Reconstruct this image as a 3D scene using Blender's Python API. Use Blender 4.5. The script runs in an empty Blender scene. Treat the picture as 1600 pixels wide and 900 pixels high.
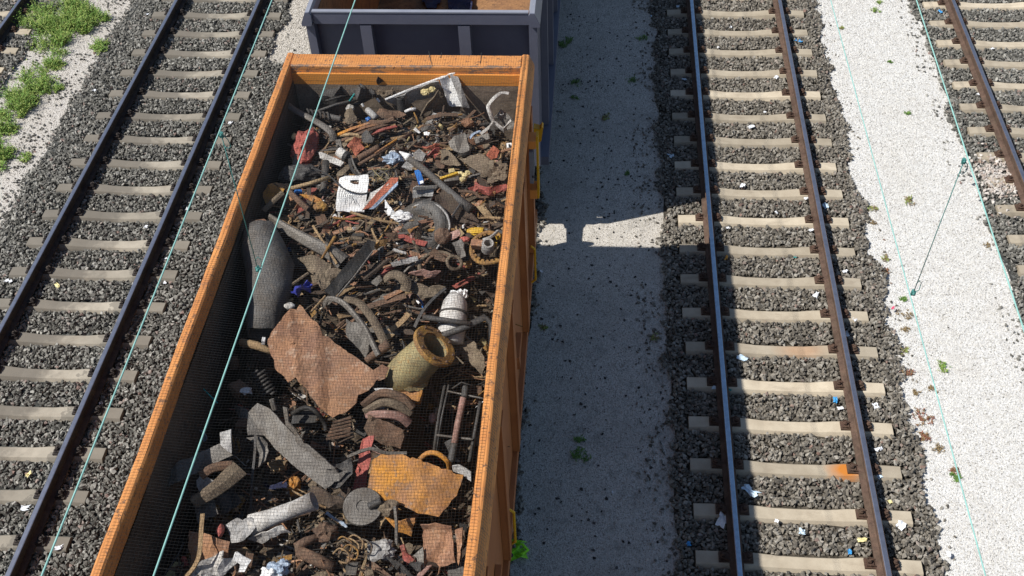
import bpy, bmesh, math, random
import numpy as np
from mathutils import Vector, Matrix, noise, Euler

random.seed(7); RNG = np.random.default_rng(7)
S = bpy.context.scene
C = S.collection
R = math.radians

# ------------------------------------------------------------------ camera, sky, sun, exposure
F_PX, PITCH, ROLL, YAW, CAM_X, CAM_Z = 1734.483, 0.78652, -0.05151, -0.10585, -2.30512, 10.22088
_cp, _sp, _cy, _sy, _cr, _sr = math.cos(PITCH), math.sin(PITCH), math.cos(YAW), math.sin(YAW), math.cos(ROLL), math.sin(ROLL)
FWD = Vector((_sy*_cp, _cy*_cp, -_sp))
_rt = Vector((_cy, -_sy, 0)); _up = _rt.cross(FWD)
RIGHT = _cr*_rt + _sr*_up
UP = -_sr*_rt + _cr*_up
EYE = Vector((CAM_X, 0, CAM_Z))
cam = bpy.data.cameras.new('camera')
cam.sensor_width = 36; cam.lens = F_PX/1600*36; cam.clip_start = .1; cam.clip_end = 900
camo = bpy.data.objects.new('camera', cam); C.objects.link(camo)
m3 = Matrix((RIGHT, UP, -FWD)).transposed()
camo.matrix_world = Matrix.Translation(EYE) @ m3.to_4x4()
S.camera = camo

SUN_FROM = Vector((-2.6, -.87, 3.6)).normalized()
W = bpy.data.worlds.new('World'); S.world = W; W.use_nodes = True
wn = W.node_tree.nodes; wl = W.node_tree.links
sky = wn.new('ShaderNodeTexSky'); sky.sky_type = 'NISHITA'; sky.sun_disc = False
sky.sun_elevation = math.asin(SUN_FROM.z); sky.sun_rotation = math.atan2(SUN_FROM.x, SUN_FROM.y)
sky.air_density = 1.0; sky.dust_density = .4; sky.ozone_density = .7
wl.new(sky.outputs[0], wn['Background'].inputs[0]); wn['Background'].inputs[1].default_value = .085
sun = bpy.data.lights.new('sun', 'SUN'); sun.energy = 5.0; sun.angle = R(.5); sun.color = (1, .972, .925)
suno = bpy.data.objects.new('sun', sun); C.objects.link(suno)
suno.rotation_euler = (-SUN_FROM).to_track_quat('-Z', 'Y').to_euler(); suno.location = (-30, -10, 40)
S.view_settings.view_transform = 'Standard'; S.view_settings.look = 'None'
S.view_settings.exposure = 0.22; S.view_settings.gamma = 1
S.render.film_transparent = False


def at(u, v, z):
    """point of the scene at height z seen at pixel (u, v) of the 1600x900 photograph"""
    d = FWD*F_PX + RIGHT*(u-800) - UP*(v-450)
    return EYE + d*((z-CAM_Z)/d.z)


# ------------------------------------------------------------------ object helpers
def link(name, me, mat=None, parent=None, loc=(0, 0, 0), smooth=False):
    o = bpy.data.objects.new(name, me); C.objects.link(o); o.location = loc
    if mat:
        me.materials.append(mat)
    if parent:
        o.parent = parent
    if smooth:
        me.shade_smooth()
    return o


def tag(o, label=None, cat=None, group=None, kind=None):
    if label: o['label'] = label
    if cat: o['category'] = cat
    if group: o['group'] = group
    if kind: o['kind'] = kind
    return o


def empty(name, loc, label, cat, group=None, rz=0):
    o = bpy.data.objects.new(name, None); C.objects.link(o); o.location = loc; o.rotation_euler.z = rz
    o.empty_display_size = .1
    return tag(o, label, cat, group)


class MB:
    def __init__(s): s.v = []; s.f = []
    def add(s, vs, fs):
        k = len(s.v); s.v += [tuple(v) for v in vs]; s.f += [tuple(i+k for i in f) for f in fs]
    def box(s, a, b, M=None):
        x0, y0, z0 = a; x1, y1, z1 = b
        vs = [Vector(p) for p in ((x0,y0,z0),(x1,y0,z0),(x1,y1,z0),(x0,y1,z0),(x0,y0,z1),(x1,y0,z1),(x1,y1,z1),(x0,y1,z1))]
        if M: vs = [M @ p for p in vs]
        s.add(vs, [(3,2,1,0),(4,5,6,7),(0,1,5,4),(1,2,6,5),(2,3,7,6),(3,0,4,7)])
    def prism(s, prof, fn, ts, closed=True, caps=True):
        """profile points (a,b) swept: fn(a,b,t) gives the 3D point"""
        n = len(prof); vs = [fn(a, b, t) for t in ts for a, b in prof]; fs = []
        for i in range(len(ts)-1):
            for j in range(n if closed else n-1):
                k = (j+1) % n
                fs.append((i*n+j, i*n+k, (i+1)*n+k, (i+1)*n+j))
        if caps and closed:
            fs.append(tuple(range(n-1, -1, -1))); fs.append(tuple((len(ts)-1)*n+j for j in range(n)))
        s.add(vs, fs)
    def tube(s, path, r, n=8, caps=True, squash=1.0, ref=Vector((0, 0, 1))):
        path = [Vector(p) for p in path]; rs = r if isinstance(r, (list, tuple)) else [r]*len(path)
        vs = []; fs = []
        u = None
        for i, p in enumerate(path):
            d = (path[min(i+1, len(path)-1)] - path[max(i-1, 0)]).normalized()
            if u is None:
                u = d.cross(ref)
                if u.length < 1e-4: u = d.cross(Vector((1, 0, 0)))
            u = (u - d*u.dot(d)).normalized(); w = d.cross(u)
            for j in range(n):
                a = 2*math.pi*j/n
                vs.append(p + u*rs[i]*math.cos(a) + w*rs[i]*squash*math.sin(a))
        for i in range(len(path)-1):
            for j in range(n):
                k = (j+1) % n
                fs.append((i*n+j, i*n+k, (i+1)*n+k, (i+1)*n+j))
        if caps:
            fs.append(tuple(range(n-1, -1, -1))); fs.append(tuple((len(path)-1)*n+j for j in range(n)))
        s.add(vs, fs)
    def lathe(s, prof, M, n=20, closed=False):
        """profile (r, h) turned about local z of M"""
        m = len(prof); vs = []; fs = []
        for i in range(n):
            a = 2*math.pi*i/n
            for r, h in prof: vs.append(M @ Vector((r*math.cos(a), r*math.sin(a), h)))
        for i in range(n):
            for j in range(m if closed else m-1):
                k = (j+1) % m; q = (i+1) % n
                fs.append((i*m+j, q*m+j, q*m+k, i*m+k))
        s.add(vs, fs)
    def mesh(s, name, origin=(0, 0, 0), fix=True):
        me = bpy.data.meshes.new(name)
        o = Vector(origin)
        me.from_pydata([tuple(Vector(v)-o) for v in s.v], [], s.f)
        if fix:
            bm = bmesh.new(); bm.from_mesh(me); bmesh.ops.recalc_face_normals(bm, faces=bm.faces); bm.to_mesh(me); bm.free()
        me.update()
        return me
    def build(s, name, mat, parent=None, smooth=False, origin=None, fix=True):
        if origin is None:
            if parent is not None: origin = (0, 0, 0)
            else:
                a = np.array(s.v); origin = ((a[:, 0].min()+a[:, 0].max())/2, (a[:, 1].min()+a[:, 1].max())/2, a[:, 2].min())
        me = s.mesh(name, origin, fix)
        o = link(name, me, mat, parent, origin, smooth)
        if parent is not None:
            w = Vector(origin); q = parent
            while q is not None: w -= q.location; q = q.parent
            o.location = w
        return o


def frame(o, z, x=None):
    """matrix with local z along z"""
    z = Vector(z).normalized()
    x = Vector(x) if x else (Vector((0, 0, 1)) if abs(z.z) < .9 else Vector((1, 0, 0)))
    x = (x - z*x.dot(z)).normalized(); y = z.cross(x)
    M = Matrix((x, y, z)).transposed().to_4x4(); M.translation = Vector(o)
    return M


# ------------------------------------------------------------------ materials
MATS = {}
def nodes_of(name):
    m = bpy.data.materials.new(name); m.use_nodes = True
    MATS[name] = m
    return m, m.node_tree.nodes, m.node_tree.links, m.node_tree.nodes['Principled BSDF']


def ramp(n, l, src, stops):
    r = n.new('ShaderNodeValToRGB'); e = r.color_ramp.elements
    while len(e) < len(stops): e.new(.5)
    for el, (p, c) in zip(e, stops):
        el.position = p; el.color = (*c, 1) if len(c) == 3 else c
    l.new(src, r.inputs[0]); return r.outputs[0]


def coords(n, l, scale=1, shift=True, stretch=(1, 1, 1)):
    tc = n.new('ShaderNodeTexCoord'); mp = n.new('ShaderNodeMapping')
    l.new(tc.outputs['Object'], mp.inputs[0]); mp.inputs['Scale'].default_value = [scale*k for k in stretch]
    if shift:
        oi = n.new('ShaderNodeObjectInfo'); mul = n.new('ShaderNodeMath'); mul.operation = 'MULTIPLY'; mul.inputs[1].default_value = 57
        l.new(oi.outputs['Random'], mul.inputs[0]); cb = n.new('ShaderNodeCombineXYZ')
        for i in range(3): l.new(mul.outputs[0], cb.inputs[i])
        l.new(cb.outputs[0], mp.inputs['Location'])
    return mp.outputs[0]


def tex(n, l, vec, scale, detail=6, rough=.6, dist=0):
    t = n.new('ShaderNodeTexNoise'); t.inputs['Scale'].default_value = scale; t.inputs['Detail'].default_value = detail
    t.inputs['Roughness'].default_value = rough; t.inputs['Distortion'].default_value = dist
    l.new(vec, t.inputs['Vector']); return t.outputs['Fac']


def mixc(n, l, fac, a, b, mode='MIX'):
    m = n.new('ShaderNodeMix'); m.data_type = 'RGBA'; m.blend_type = mode
    if isinstance(fac, (int, float)): m.inputs[0].default_value = fac
    else: l.new(fac, m.inputs[0])
    for s, k in ((a, 6), (b, 7)):
        if isinstance(s, tuple): m.inputs[k].default_value = (*s, 1)
        else: l.new(s, m.inputs[k])
    return m.outputs[2]


def bump(n, l, p, h, strength=.4, dist=.01):
    b = n.new('ShaderNodeBump'); b.inputs['Strength'].default_value = strength; b.inputs['Distance'].default_value = dist
    l.new(h, b.inputs['Height']); l.new(b.outputs[0], p.inputs['Normal'])


def scrap_mat(name, c1, c2, c3=None, scale=9, rough=.75, bmp=.35, metal=0, dirt=.35, spec=.3):
    """weathered surface: two tones in patches, a third as spots, brown dirt in blotches"""
    m, n, l, p = nodes_of(name); v = coords(n, l)
    f1 = tex(n, l, v, scale, 7, .65); f2 = tex(n, l, v, scale*4.5, 6, .7); f3 = tex(n, l, v, scale*.45, 8, .7, 1.0)
    col = mixc(n, l, ramp(n, l, f1, [(.38, (0,0,0)), (.62, (1,1,1))]), c1, c2)
    if c3: col = mixc(n, l, ramp(n, l, f2, [(.54, (0,0,0)), (.66, (1,1,1))]), col, c3)
    f5 = tex(n, l, v, scale*.3, 5, .6, .5)
    col = mixc(n, l, 1.0, col, ramp(n, l, f5, [(.32, (.62,.58,.55)), (.5, (1,1,1)), (.7, (1.22,1.2,1.16))]), 'MULTIPLY')
    d = ramp(n, l, f3, [(.46, (0,0,0)), (.66, (dirt*1.4, dirt*1.4, dirt*1.4))])
    col = mixc(n, l, d, col, (.10, .075, .05))
    grain = ramp(n, l, tex(n, l, v, scale*14, 3, .6), [(.3, (.72, .72, .72)), (.7, (1.15, 1.15, 1.15))])
    col = mixc(n, l, 1.0, col, grain, 'MULTIPLY')
    l.new(col, p.inputs['Base Color']); p.inputs['Metallic'].default_value = metal
    l.new(ramp(n, l, f2, [(.3, (rough-.15,)*3), (.7, (min(1, rough+.15),)*3)]), p.inputs['Roughness'])
    p.inputs['Specular IOR Level'].default_value = spec
    add = n.new('ShaderNodeMath'); add.operation = 'ADD'; l.new(f1, add.inputs[0]); l.new(f2, add.inputs[1])
    bump(n, l, p, add.outputs[0], bmp, .02)
    return m


def stone_mat(name, stops, tint=None):
    m, n, l, p = nodes_of(name)
    oi = n.new('ShaderNodeObjectInfo')
    col = ramp(n, l, oi.outputs['Random'], stops)
    tc = n.new('ShaderNodeTexCoord')
    f = tex(n, l, tc.outputs['Object'], 2.2, 5, .65)
    col = mixc(n, l, 1.0, col, ramp(n, l, f, [(.3, (.7, .7, .7)), (.7, (1.25, 1.22, 1.15))]), 'MULTIPLY')
    if tint:
        geo = n.new('ShaderNodeNewGeometry')
        g = tex(n, l, geo.outputs['Position'], .9, 4, .6)
        col = mixc(n, l, ramp(n, l, g, [(.42, (0,0,0)), (.62, (.6, .6, .6))]), col, tint)
    l.new(col, p.inputs['Base Color']); p.inputs['Roughness'].default_value = .9
    p.inputs['Specular IOR Level'].default_value = .2
    return m


def gravel_mat(name, stops, fine, patch, scale=95):
    m, n, l, p = nodes_of(name)
    tc = n.new('ShaderNodeTexCoord'); v = tc.outputs['Object']
    vo = n.new('ShaderNodeTexVoronoi'); vo.inputs['Scale'].default_value = scale; l.new(v, vo.inputs['Vector'])
    bw = n.new('ShaderNodeSeparateColor'); l.new(vo.outputs['Color'], bw.inputs[0])
    col = ramp(n, l, bw.outputs[0], stops)
    f = tex(n, l, v, 1.1, 8, .68); f2 = tex(n, l, v, 7, 6, .7)
    col = mixc(n, l, ramp(n, l, f, [(.48, (0,0,0)), (.7, (.55, .55, .55))]), col, patch)
    col = mixc(n, l, ramp(n, l, f2, [(.52, (0,0,0)), (.70, (.6, .6, .6))]), col, fine)
    l.new(col, p.inputs['Base Color']); p.inputs['Roughness'].default_value = .95; p.inputs['Specular IOR Level'].default_value = .15
    bump(n, l, p, vo.outputs['Distance'], .7, .012)
    return m


M_orange = None
def paint_mat(name, base, base2, rough=.5, chip=(.10, .07, .05), chip_at=.62, line=True, scuff=None, edge=None):
    m, n, l, p = nodes_of(name); v = coords(n, l, shift=False)
    f = tex(n, l, v, 2.5, 6, .6); f2 = tex(n, l, v, 24, 8, .72)
    vs = coords(n, l, shift=False, stretch=(1, .16, 1)); f3 = tex(n, l, vs, 30, 5, .7)
    col = mixc(n, l, ramp(n, l, f, [(.35, (0,0,0)), (.65, (1,1,1))]), base, base2)
    col = mixc(n, l, ramp(n, l, f2, [(chip_at, (0,0,0)), (chip_at+.04, (.85,.85,.85))]), col, chip)
    if line: col = mixc(n, l, ramp(n, l, f3, [(.64, (0,0,0)), (.7, (.6,.6,.6))]), col, chip)
    if scuff:
        f4 = tex(n, l, v, 5, 9, .8, .6)
        col = mixc(n, l, ramp(n, l, f4, [(.57, (0,0,0)), (.62, (.7,.7,.7))]), col, scuff)
    if edge:        # scraped along one edge of the rim (a scratch mark where loads drag over it)
        to = n.new('ShaderNodeTexCoord'); sx = n.new('ShaderNodeSeparateXYZ'); l.new(to.outputs['Object'], sx.inputs[0])
        d = n.new('ShaderNodeMath'); d.operation = 'SUBTRACT'; l.new(sx.outputs['Y'], d.inputs[0]); d.inputs[1].default_value = edge
        a = n.new('ShaderNodeMath'); a.operation = 'ABSOLUTE'; l.new(d.outputs[0], a.inputs[0])
        fe = tex(n, l, coords(n, l, shift=False, stretch=(1, 3, 3)), 4.5, 9, .75)
        w_ = n.new('ShaderNodeMath'); w_.operation = 'MULTIPLY_ADD'; l.new(a.outputs[0], w_.inputs[0]); w_.inputs[1].default_value = -9.0; l.new(fe, w_.inputs[2])
        col = mixc(n, l, ramp(n, l, w_.outputs[0], [(.42, (0,0,0)), (.50, (.85,.85,.85))]), col, (.15, .13, .115))
    l.new(col, p.inputs['Base Color']); p.inputs['Roughness'].default_value = rough; p.inputs['Specular IOR Level'].default_value = .35
    bump(n, l, p, f2, .12, .01)
    return m


def plain(name, c, rough=.6, metal=0, spec=.4):
    m, n, l, p = nodes_of(name); v = coords(n, l)
    f = tex(n, l, v, 14, 6, .65)
    col = mixc(n, l, ramp(n, l, f, [(.3, (0,0,0)), (.7, (1,1,1))]), tuple(k*.8 for k in c), tuple(min(1, k*1.12) for k in c))
    l.new(col, p.inputs['Base Color']); p.inputs['Roughness'].default_value = rough; p.inputs['Metallic'].default_value = metal
    p.inputs['Specular IOR Level'].default_value = spec
    return m


BROWN_ST = [(0, (.085,.077,.067)), (.3, (.15,.135,.114)), (.55, (.20,.182,.155)), (.8, (.25,.23,.20)), (.95, (.34,.32,.285)), (1, (.22,.14,.115))]
GREY_ST = [(0, (.072,.07,.063)), (.3, (.137,.133,.12)), (.55, (.187,.181,.164)), (.8, (.25,.242,.22)), (.95, (.36,.352,.325)), (1, (.22,.15,.13))]
M_ballast_brown = stone_mat('ballast_stone_brown', BROWN_ST)
M_ballast_grey = stone_mat('ballast_stone_grey', GREY_ST)
M_pebble = stone_mat('limestone_pebble', [(0, (.36,.345,.32)), (.35, (.585,.57,.54)), (.85, (.775,.765,.74)), (1, (.24,.23,.21))])
M_pebble_dull = stone_mat('dull_pebble', [(0, (.26,.24,.205)), (.35, (.47,.435,.38)), (.85, (.68,.64,.58)), (1, (.17,.155,.135))])
M_pebble_beige = stone_mat('beige_pebble', [(0, (.36,.335,.30)), (.4, (.53,.495,.45)), (.85, (.66,.625,.575)), (1, (.26,.23,.2))])
M_pebble_pink = stone_mat('pink_pebble', [(0, (.40,.33,.29)), (.4, (.50,.46,.425)), (.8, (.62,.59,.56)), (1, (.36,.26,.2))])
M_dark_stone = stone_mat('dark_fleck', [(0, (.03,.03,.03)), (1, (.085,.08,.075))])
M_bed_brown = gravel_mat('ballast_bed_brown', [(0, (.03,.026,.02)), (.6, (.07,.06,.045)), (1, (.13,.11,.085))], (.04,.035,.03), (.06,.05,.04), 28)
M_bed_grey = gravel_mat('ballast_bed_grey', [(0, (.03,.03,.028)), (.6, (.065,.066,.06)), (1, (.13,.13,.12))], (.04,.04,.037), (.055,.055,.05), 28)
M_path_white = gravel_mat('white_gravel', [(0, (.47,.455,.425)), (.4, (.635,.62,.59)), (1, (.765,.755,.73))], (.47,.44,.40), (.57,.535,.48))
M_path_dull = gravel_mat('dull_gravel', [(0, (.33,.30,.26)), (.4, (.53,.49,.43)), (1, (.66,.62,.56))], (.20,.185,.16), (.34,.31,.27))
M_path_beige = gravel_mat('beige_gravel', [(0, (.40,.37,.33)), (.4, (.53,.495,.45)), (1, (.63,.595,.545))], (.42,.38,.32), (.48,.44,.385))
M_ground = gravel_mat('ground_gravel', [(0, (.14,.13,.11)), (.5, (.22,.20,.18)), (1, (.3,.28,.25))], (.15,.13,.1), (.2,.18,.14), 40)
M_rail = scrap_mat('rail_rust', (.085,.052,.038), (.13,.082,.06), (.06,.04,.033), 14, .8, .25, 0, .4)
M_railtop = plain('polished_steel', (.42,.42,.47), .34, .9); M_railtop_sky = plain('polished_steel_sky_tint', (.50,.60,.70), .2, 1.0)  # second steel has the sky reflection painted in as a brighter blue
M_rail_dark = scrap_mat('rail_dark', (.030,.025,.024), (.05,.040,.036), (.025,.02,.02), 14, .75, .2, 0, .3)  # near-black rail tone, also used for the darkened clips
M_clip = scrap_mat('clip_rust', (.085,.05,.038), (.13,.075,.05), (.05,.035,.03), 20, .8, .3)


def concrete_mat(name, c1, c2, stain=None, dark_ends=False):
    m, n, l, p = nodes_of(name); v = coords(n, l)
    f = tex(n, l, v, 5, 7, .65); f2 = tex(n, l, v, 40, 5, .7)
    col = mixc(n, l, ramp(n, l, f, [(.35, (0,0,0)), (.65, (1,1,1))]), c1, c2)
    oi = n.new('ShaderNodeObjectInfo')
    col = mixc(n, l, 1.0, col, ramp(n, l, oi.outputs['Random'], [(0, (.70,.69,.67)), (1, (1.12,1.1,1.06))]), 'MULTIPLY')
    col = mixc(n, l, ramp(n, l, f2, [(.62, (0,0,0)), (.72, (.5,.5,.5))]), col, (.16, .14, .11))
    vs = coords(n, l, stretch=(.35, 1, 1)); f4 = tex(n, l, vs, 7, 6, .7)
    col = mixc(n, l, ramp(n, l, f4, [(.55, (0,0,0)), (.7, (.45,.45,.45))]), col, (.24, .19, .14))
    if dark_ends:  # darker over the left part and again at the right end
        to = n.new('ShaderNodeTexCoord'); sx = n.new('ShaderNodeSeparateXYZ'); l.new(to.outputs['Object'], sx.inputs[0])
        ao = n.new('ShaderNodeMath'); ao.operation = 'MULTIPLY_ADD'; l.new(f, ao.inputs[0]); ao.inputs[1].default_value = .9; l.new(sx.outputs['X'], ao.inputs[2])
        col = mixc(n, l, ramp(n, l, ao.outputs[0], [(.30, (.75,.75,.75)), (.62, (.0,.0,.0)), (.98, (0,0,0)), (1, (.6,.6,.6))]), col, (.135, .12, .10))
    if stain:
        tc = n.new('ShaderNodeTexCoord')
        mp = n.new('ShaderNodeMapping'); mp.inputs['Location'].default_value = (-stain[0]*stain[1], 0, 0); mp.inputs['Scale'].default_value = (stain[1], 4.2, .1)
        l.new(tc.outputs['Object'], mp.inputs[0])
        gr = n.new('ShaderNodeTexGradient'); gr.gradient_type = 'SPHERICAL'; l.new(mp.outputs[0], gr.inputs[0])
        ad = n.new('ShaderNodeMath'); ad.operation = 'MULTIPLY_ADD'; l.new(f, ad.inputs[0]); ad.inputs[1].default_value = .5; l.new(gr.outputs['Fac'], ad.inputs[2])
        col = mixc(n, l, ramp(n, l, ad.outputs[0], [(.42, (0,0,0)), (1.0, (stain[2],)*3)]), col, (.50, .17, .02))
    l.new(col, p.inputs['Base Color']); p.inputs['Roughness'].default_value = .9; p.inputs['Specular IOR Level'].default_value = .2
    bump(n, l, p, f2, .2, .01)
    return m


M_conc_warm = concrete_mat('concrete_warm', (.42,.36,.275), (.52,.455,.355))
M_conc_grey = concrete_mat('concrete_grey', (.30,.27,.222), (.39,.352,.29), None, True)
M_conc_stain = concrete_mat('concrete_rust_stained', (.42,.36,.275), (.52,.455,.355), (.56, 3.4, .95))
M_conc_streak = concrete_mat('concrete_rust_streaked', (.42,.36,.275), (.52,.455,.355), (.25, 2.2, .28))

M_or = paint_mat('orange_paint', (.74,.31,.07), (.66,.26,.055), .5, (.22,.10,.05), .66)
M_or_rim = paint_mat('orange_paint_worn', (.65,.28,.085), (.53,.205,.06), .6, (.14,.08,.05), .56, True, (.28,.14,.075))
M_or_end = paint_mat('orange_paint_scraped', (.68,.295,.092), (.58,.23,.065), .6, (.15,.085,.055), .57, True, (.30,.15,.08), 10.15)
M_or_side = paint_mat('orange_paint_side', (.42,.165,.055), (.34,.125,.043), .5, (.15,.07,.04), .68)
M_lining = scrap_mat('grimy_lining_shaded', (.075,.058,.045), (.105,.082,.062), (.05,.04,.033), 4, .9, .2, 0, .5)  # dark copy of the grimy lining, wall shade put into its colour
M_lining_lit = scrap_mat('grimy_end_lining_lit', (.30,.235,.18), (.23,.18,.135), (.36,.29,.22), 5, .95, .25, 0, .4)  # pale copy of the lining, sunlight on the end wall painted in
M_yel = paint_mat('yellow_paint', (.62,.36,.01), (.55,.30,.01), .5, (.2,.1,.03), .7)
M_dark = paint_mat('dark_blue_grey_paint', (.115,.12,.16), (.135,.14,.18), .42, (.12,.10,.09), .70)
M_dark_rim = paint_mat('dark_paint_worn_rim', (.26,.27,.31), (.20,.21,.25), .4, (.40,.36,.32), .64)
M_dark_in = scrap_mat('rusty_lining', (.20,.105,.055), (.32,.17,.075), (.13,.07,.045), 2.5, .9, .2, 0, .4)
M_under = plain('underframe_black', (.03,.028,.027), .8)
M_signgrey = plain('sign_grey', (.20,.22,.25), .5)
M_patina = plain('copper_patina', (.26,.49,.44), .7)
M_patina_dk = plain('copper_patina_dark', (.05,.19,.17), .6)
M_net = plain('net_cord', (.022,.022,.022), .38, 0, .8)
M_grass = plain('weed_green', (.16,.28,.05), .7); M_grass2 = plain('weed_pale', (.30,.37,.09), .7)
M_grass_dk = plain('tuft_green', (.10,.19,.04), .7)
M_dry = plain('dry_weed', (.24,.17,.08), .8); M_red = plain('red_weed', (.26,.10,.06), .8)
for _m in (M_grass, M_grass2):
    _p = _m.node_tree.nodes['Principled BSDF']; _p.inputs['Subsurface Weight'].default_value = 0
X = scrap_mat
D = dict(
 rust=X('rust_plate', (.36,.185,.095), (.235,.12,.075), (.40,.27,.19), 2.6, .8, .3, 0, .25),
 orange=X('orange_rust', (.55,.235,.03), (.33,.165,.085), (.26,.17,.12), 3.2, .75, .45, 0, .25),
 brown=X('brown_rust', (.17,.098,.062), (.115,.072,.05), (.21,.14,.095), 9, .85, .4, 0, .4),
 dkbrown=X('dark_rust', (.085,.058,.043), (.055,.042,.034), (.13,.09,.06), 11, .85, .4, 0, .4),
 mud=X('muddy_steel', (.20,.155,.105), (.135,.10,.07), (.29,.23,.165), 10, .9, .6, 0, .4),
 grey=X('grey_steel', (.19,.175,.155), (.14,.125,.11), (.26,.24,.215), 8, .6, .3, .15, .35),
 dkgrey=X('dark_steel', (.075,.072,.07), (.05,.047,.045), (.12,.11,.10), 9, .6, .35, .1, .3),
 pipe=X('scuffed_pipe', (.135,.128,.12), (.095,.09,.085), (.20,.17,.145), 8, .65, .5, .1, .35),
 black=X('black_steel', (.022,.021,.02), (.03,.028,.027), (.05,.045,.04), 9, .6, .3, 0, .15),
 white=X('white_sheet', (.80,.79,.77), (.74,.73,.71), (.62,.6,.57), 9, .6, .15, 0, .12),
 offwhite=X('dirty_white', (.60,.575,.54), (.48,.455,.42), (.34,.30,.26), 8, .7, .35, 0, .4),
 palegrey=X('pale_grey', (.40,.39,.375), (.33,.315,.30), (.24,.225,.205), 8, .65, .3, .05, .35),
 tan=X('tan_board', (.42,.30,.165), (.33,.225,.125), (.22,.15,.09), 9, .85, .3, 0, .3),
 olive=X('olive_paint', (.31,.255,.125), (.25,.205,.11), (.38,.22,.075), 7, .65, .3, 0, .3),
 yrust=X('yellow_rust', (.40,.22,.05), (.26,.14,.06), (.15,.09,.05), 9, .8, .4, 0, .3),
 red=X('red_paint', (.42,.11,.085), (.33,.085,.07), (.20,.08,.06), 8, .65, .3, 0, .3),
 brick=X('red_chunk', (.50,.155,.09), (.40,.12,.07), (.25,.09,.06), 12, .85, .4, 0, .15),
 pink=X('pink_primer', (.40,.23,.19), (.30,.165,.13), (.5,.36,.31), 10, .75, .3, 0, .3),
 blue=X('blue_plastic', (.03,.16,.48), (.025,.12,.38), None, 8, .45, .15, 0, .1),
 indigo=X('indigo_plastic', (.06,.075,.42), (.04,.05,.3), None, 9, .4, .2, 0, .1),
 navy=X('navy_tone', (.018,.022,.07), (.014,.018,.05), None, 9, .6, .2, 0, .1),
 paleblue=X('pale_blue', (.34,.42,.52), (.28,.35,.45), (.5,.5,.5), 9, .55, .2, 0, .25),
 yellow=X('yellow_plastic', (.72,.46,.05), (.6,.36,.04), None, 9, .55, .2, 0, .2),
 foam=X('yellow_foam', (.66,.55,.27), (.55,.43,.2), (.7,.63,.4), 14, .9, .5, 0, .15),
 wood=X('bare_wood', (.36,.245,.13), (.28,.18,.095), (.2,.13,.07), 12, .85, .3, 0, .25),
 dirt=X('scrap_dirt', (.135,.10,.068), (.085,.063,.045), (.21,.165,.115), 22, .95, .8, 0, .3),
 lime=X('lime_plastic', (.36,.88,.03), (.30,.75,.03), None, 9, .35, .2, 0, 0),
 teal=X('teal_plastic', (.03,.40,.36), (.03,.3,.3), None, 9, .4, .2, 0, .1),
)

# ------------------------------------------------------------------ the ground
K0R, K0L, SP = 6.3806, 6.2316, .60
TRK = dict(right=0.0, left=-9.1596, wagon=-4.435, far_right=4.43, far_left=-13.57)


def nz(x, y, f, s=0.0): return noise.noise(Vector((x*f+s, y*f-s, s)))


def sheet_grid(name, x0, x1, y0, y1, z, mat, kind='structure', rag=0.0):
    mb = MB(); n = max(1, int((y1-y0)/.12)) if rag else 1
    vs = []; fs = []
    for i in range(n+1):
        y = y0+(y1-y0)*i/n
        vs += [(x0+rag*nz(x0, y, 1.7, 3), y, z), (x1+rag*nz(x1, y, 1.7, 9), y, z)]
        if i: fs.append((2*i-2, 2*i-1, 2*i+1, 2*i))
    mb.add(vs, fs); o = mb.build(name, mat, fix=False, origin=(0, 0, 0)); tag(o, kind=kind); return o


sheet_grid('ground', -300, 300, -150, 450, -.30, M_ground)
sheet_grid('gravel_path', 1.15, 3.35, -4, 60, -.268, M_path_white)
sheet_grid('gravel_path', -3.45, -1.1, -4, 60, -.268, M_path_dull)
sheet_grid('gravel_path', -12.9, -10.7, -4, 60, -.268, M_path_beige)
sheet_grid('gravel_path', -8.1, -6.0, -4, 60, -.268, M_path_dull)
sheet_grid('ballast_bed', -1.36, 1.38, -4, 60, -.258, M_bed_brown, rag=.06)
sheet_grid('ballast_bed', -10.88, -7.15, -4, 15.5, -.258, M_bed_grey, rag=.06)
sheet_grid('ballast_bed', -10.88, -7.95, 15.5, 60, -.258, M_bed_grey, rag=.06)
sheet_grid('ballast_bed', -6.4, -3.15, -4, 60, -.262, M_bed_brown, rag=.06)
sheet_grid('ballast_bed', 3.12, 8, -4, 60, -.258, M_bed_grey, rag=.06)
sheet_grid('ballast_bed', -16.5, -12.42, -4, 60, -.258, M_bed_grey, rag=.06)


# stones as instances on point clouds (nobody could count them)
def rock_proto(name, mat, seed, flat=.75, npts=10):
    rg = random.Random(seed); bm = bmesh.new()
    for i in range(npts):
        v = Vector((rg.gauss(0, 1), rg.gauss(0, 1), rg.gauss(0, 1))).normalized()
        v *= rg.uniform(.85, 1.1); bm.verts.new((v.x*.64, v.y*.44, v.z*.5*flat))
    r = bmesh.ops.convex_hull(bm, input=bm.verts)
    bmesh.ops.delete(bm, geom=[g for g in r['geom_interior'] if isinstance(g, bmesh.types.BMVert)], context='VERTS')
    bmesh.ops.recalc_face_normals(bm, faces=bm.faces)
    me = bpy.data.meshes.new(name); bm.to_mesh(me); bm.free(); me.materials.append(mat)
    return bpy.data.objects.new(name, me)


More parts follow.
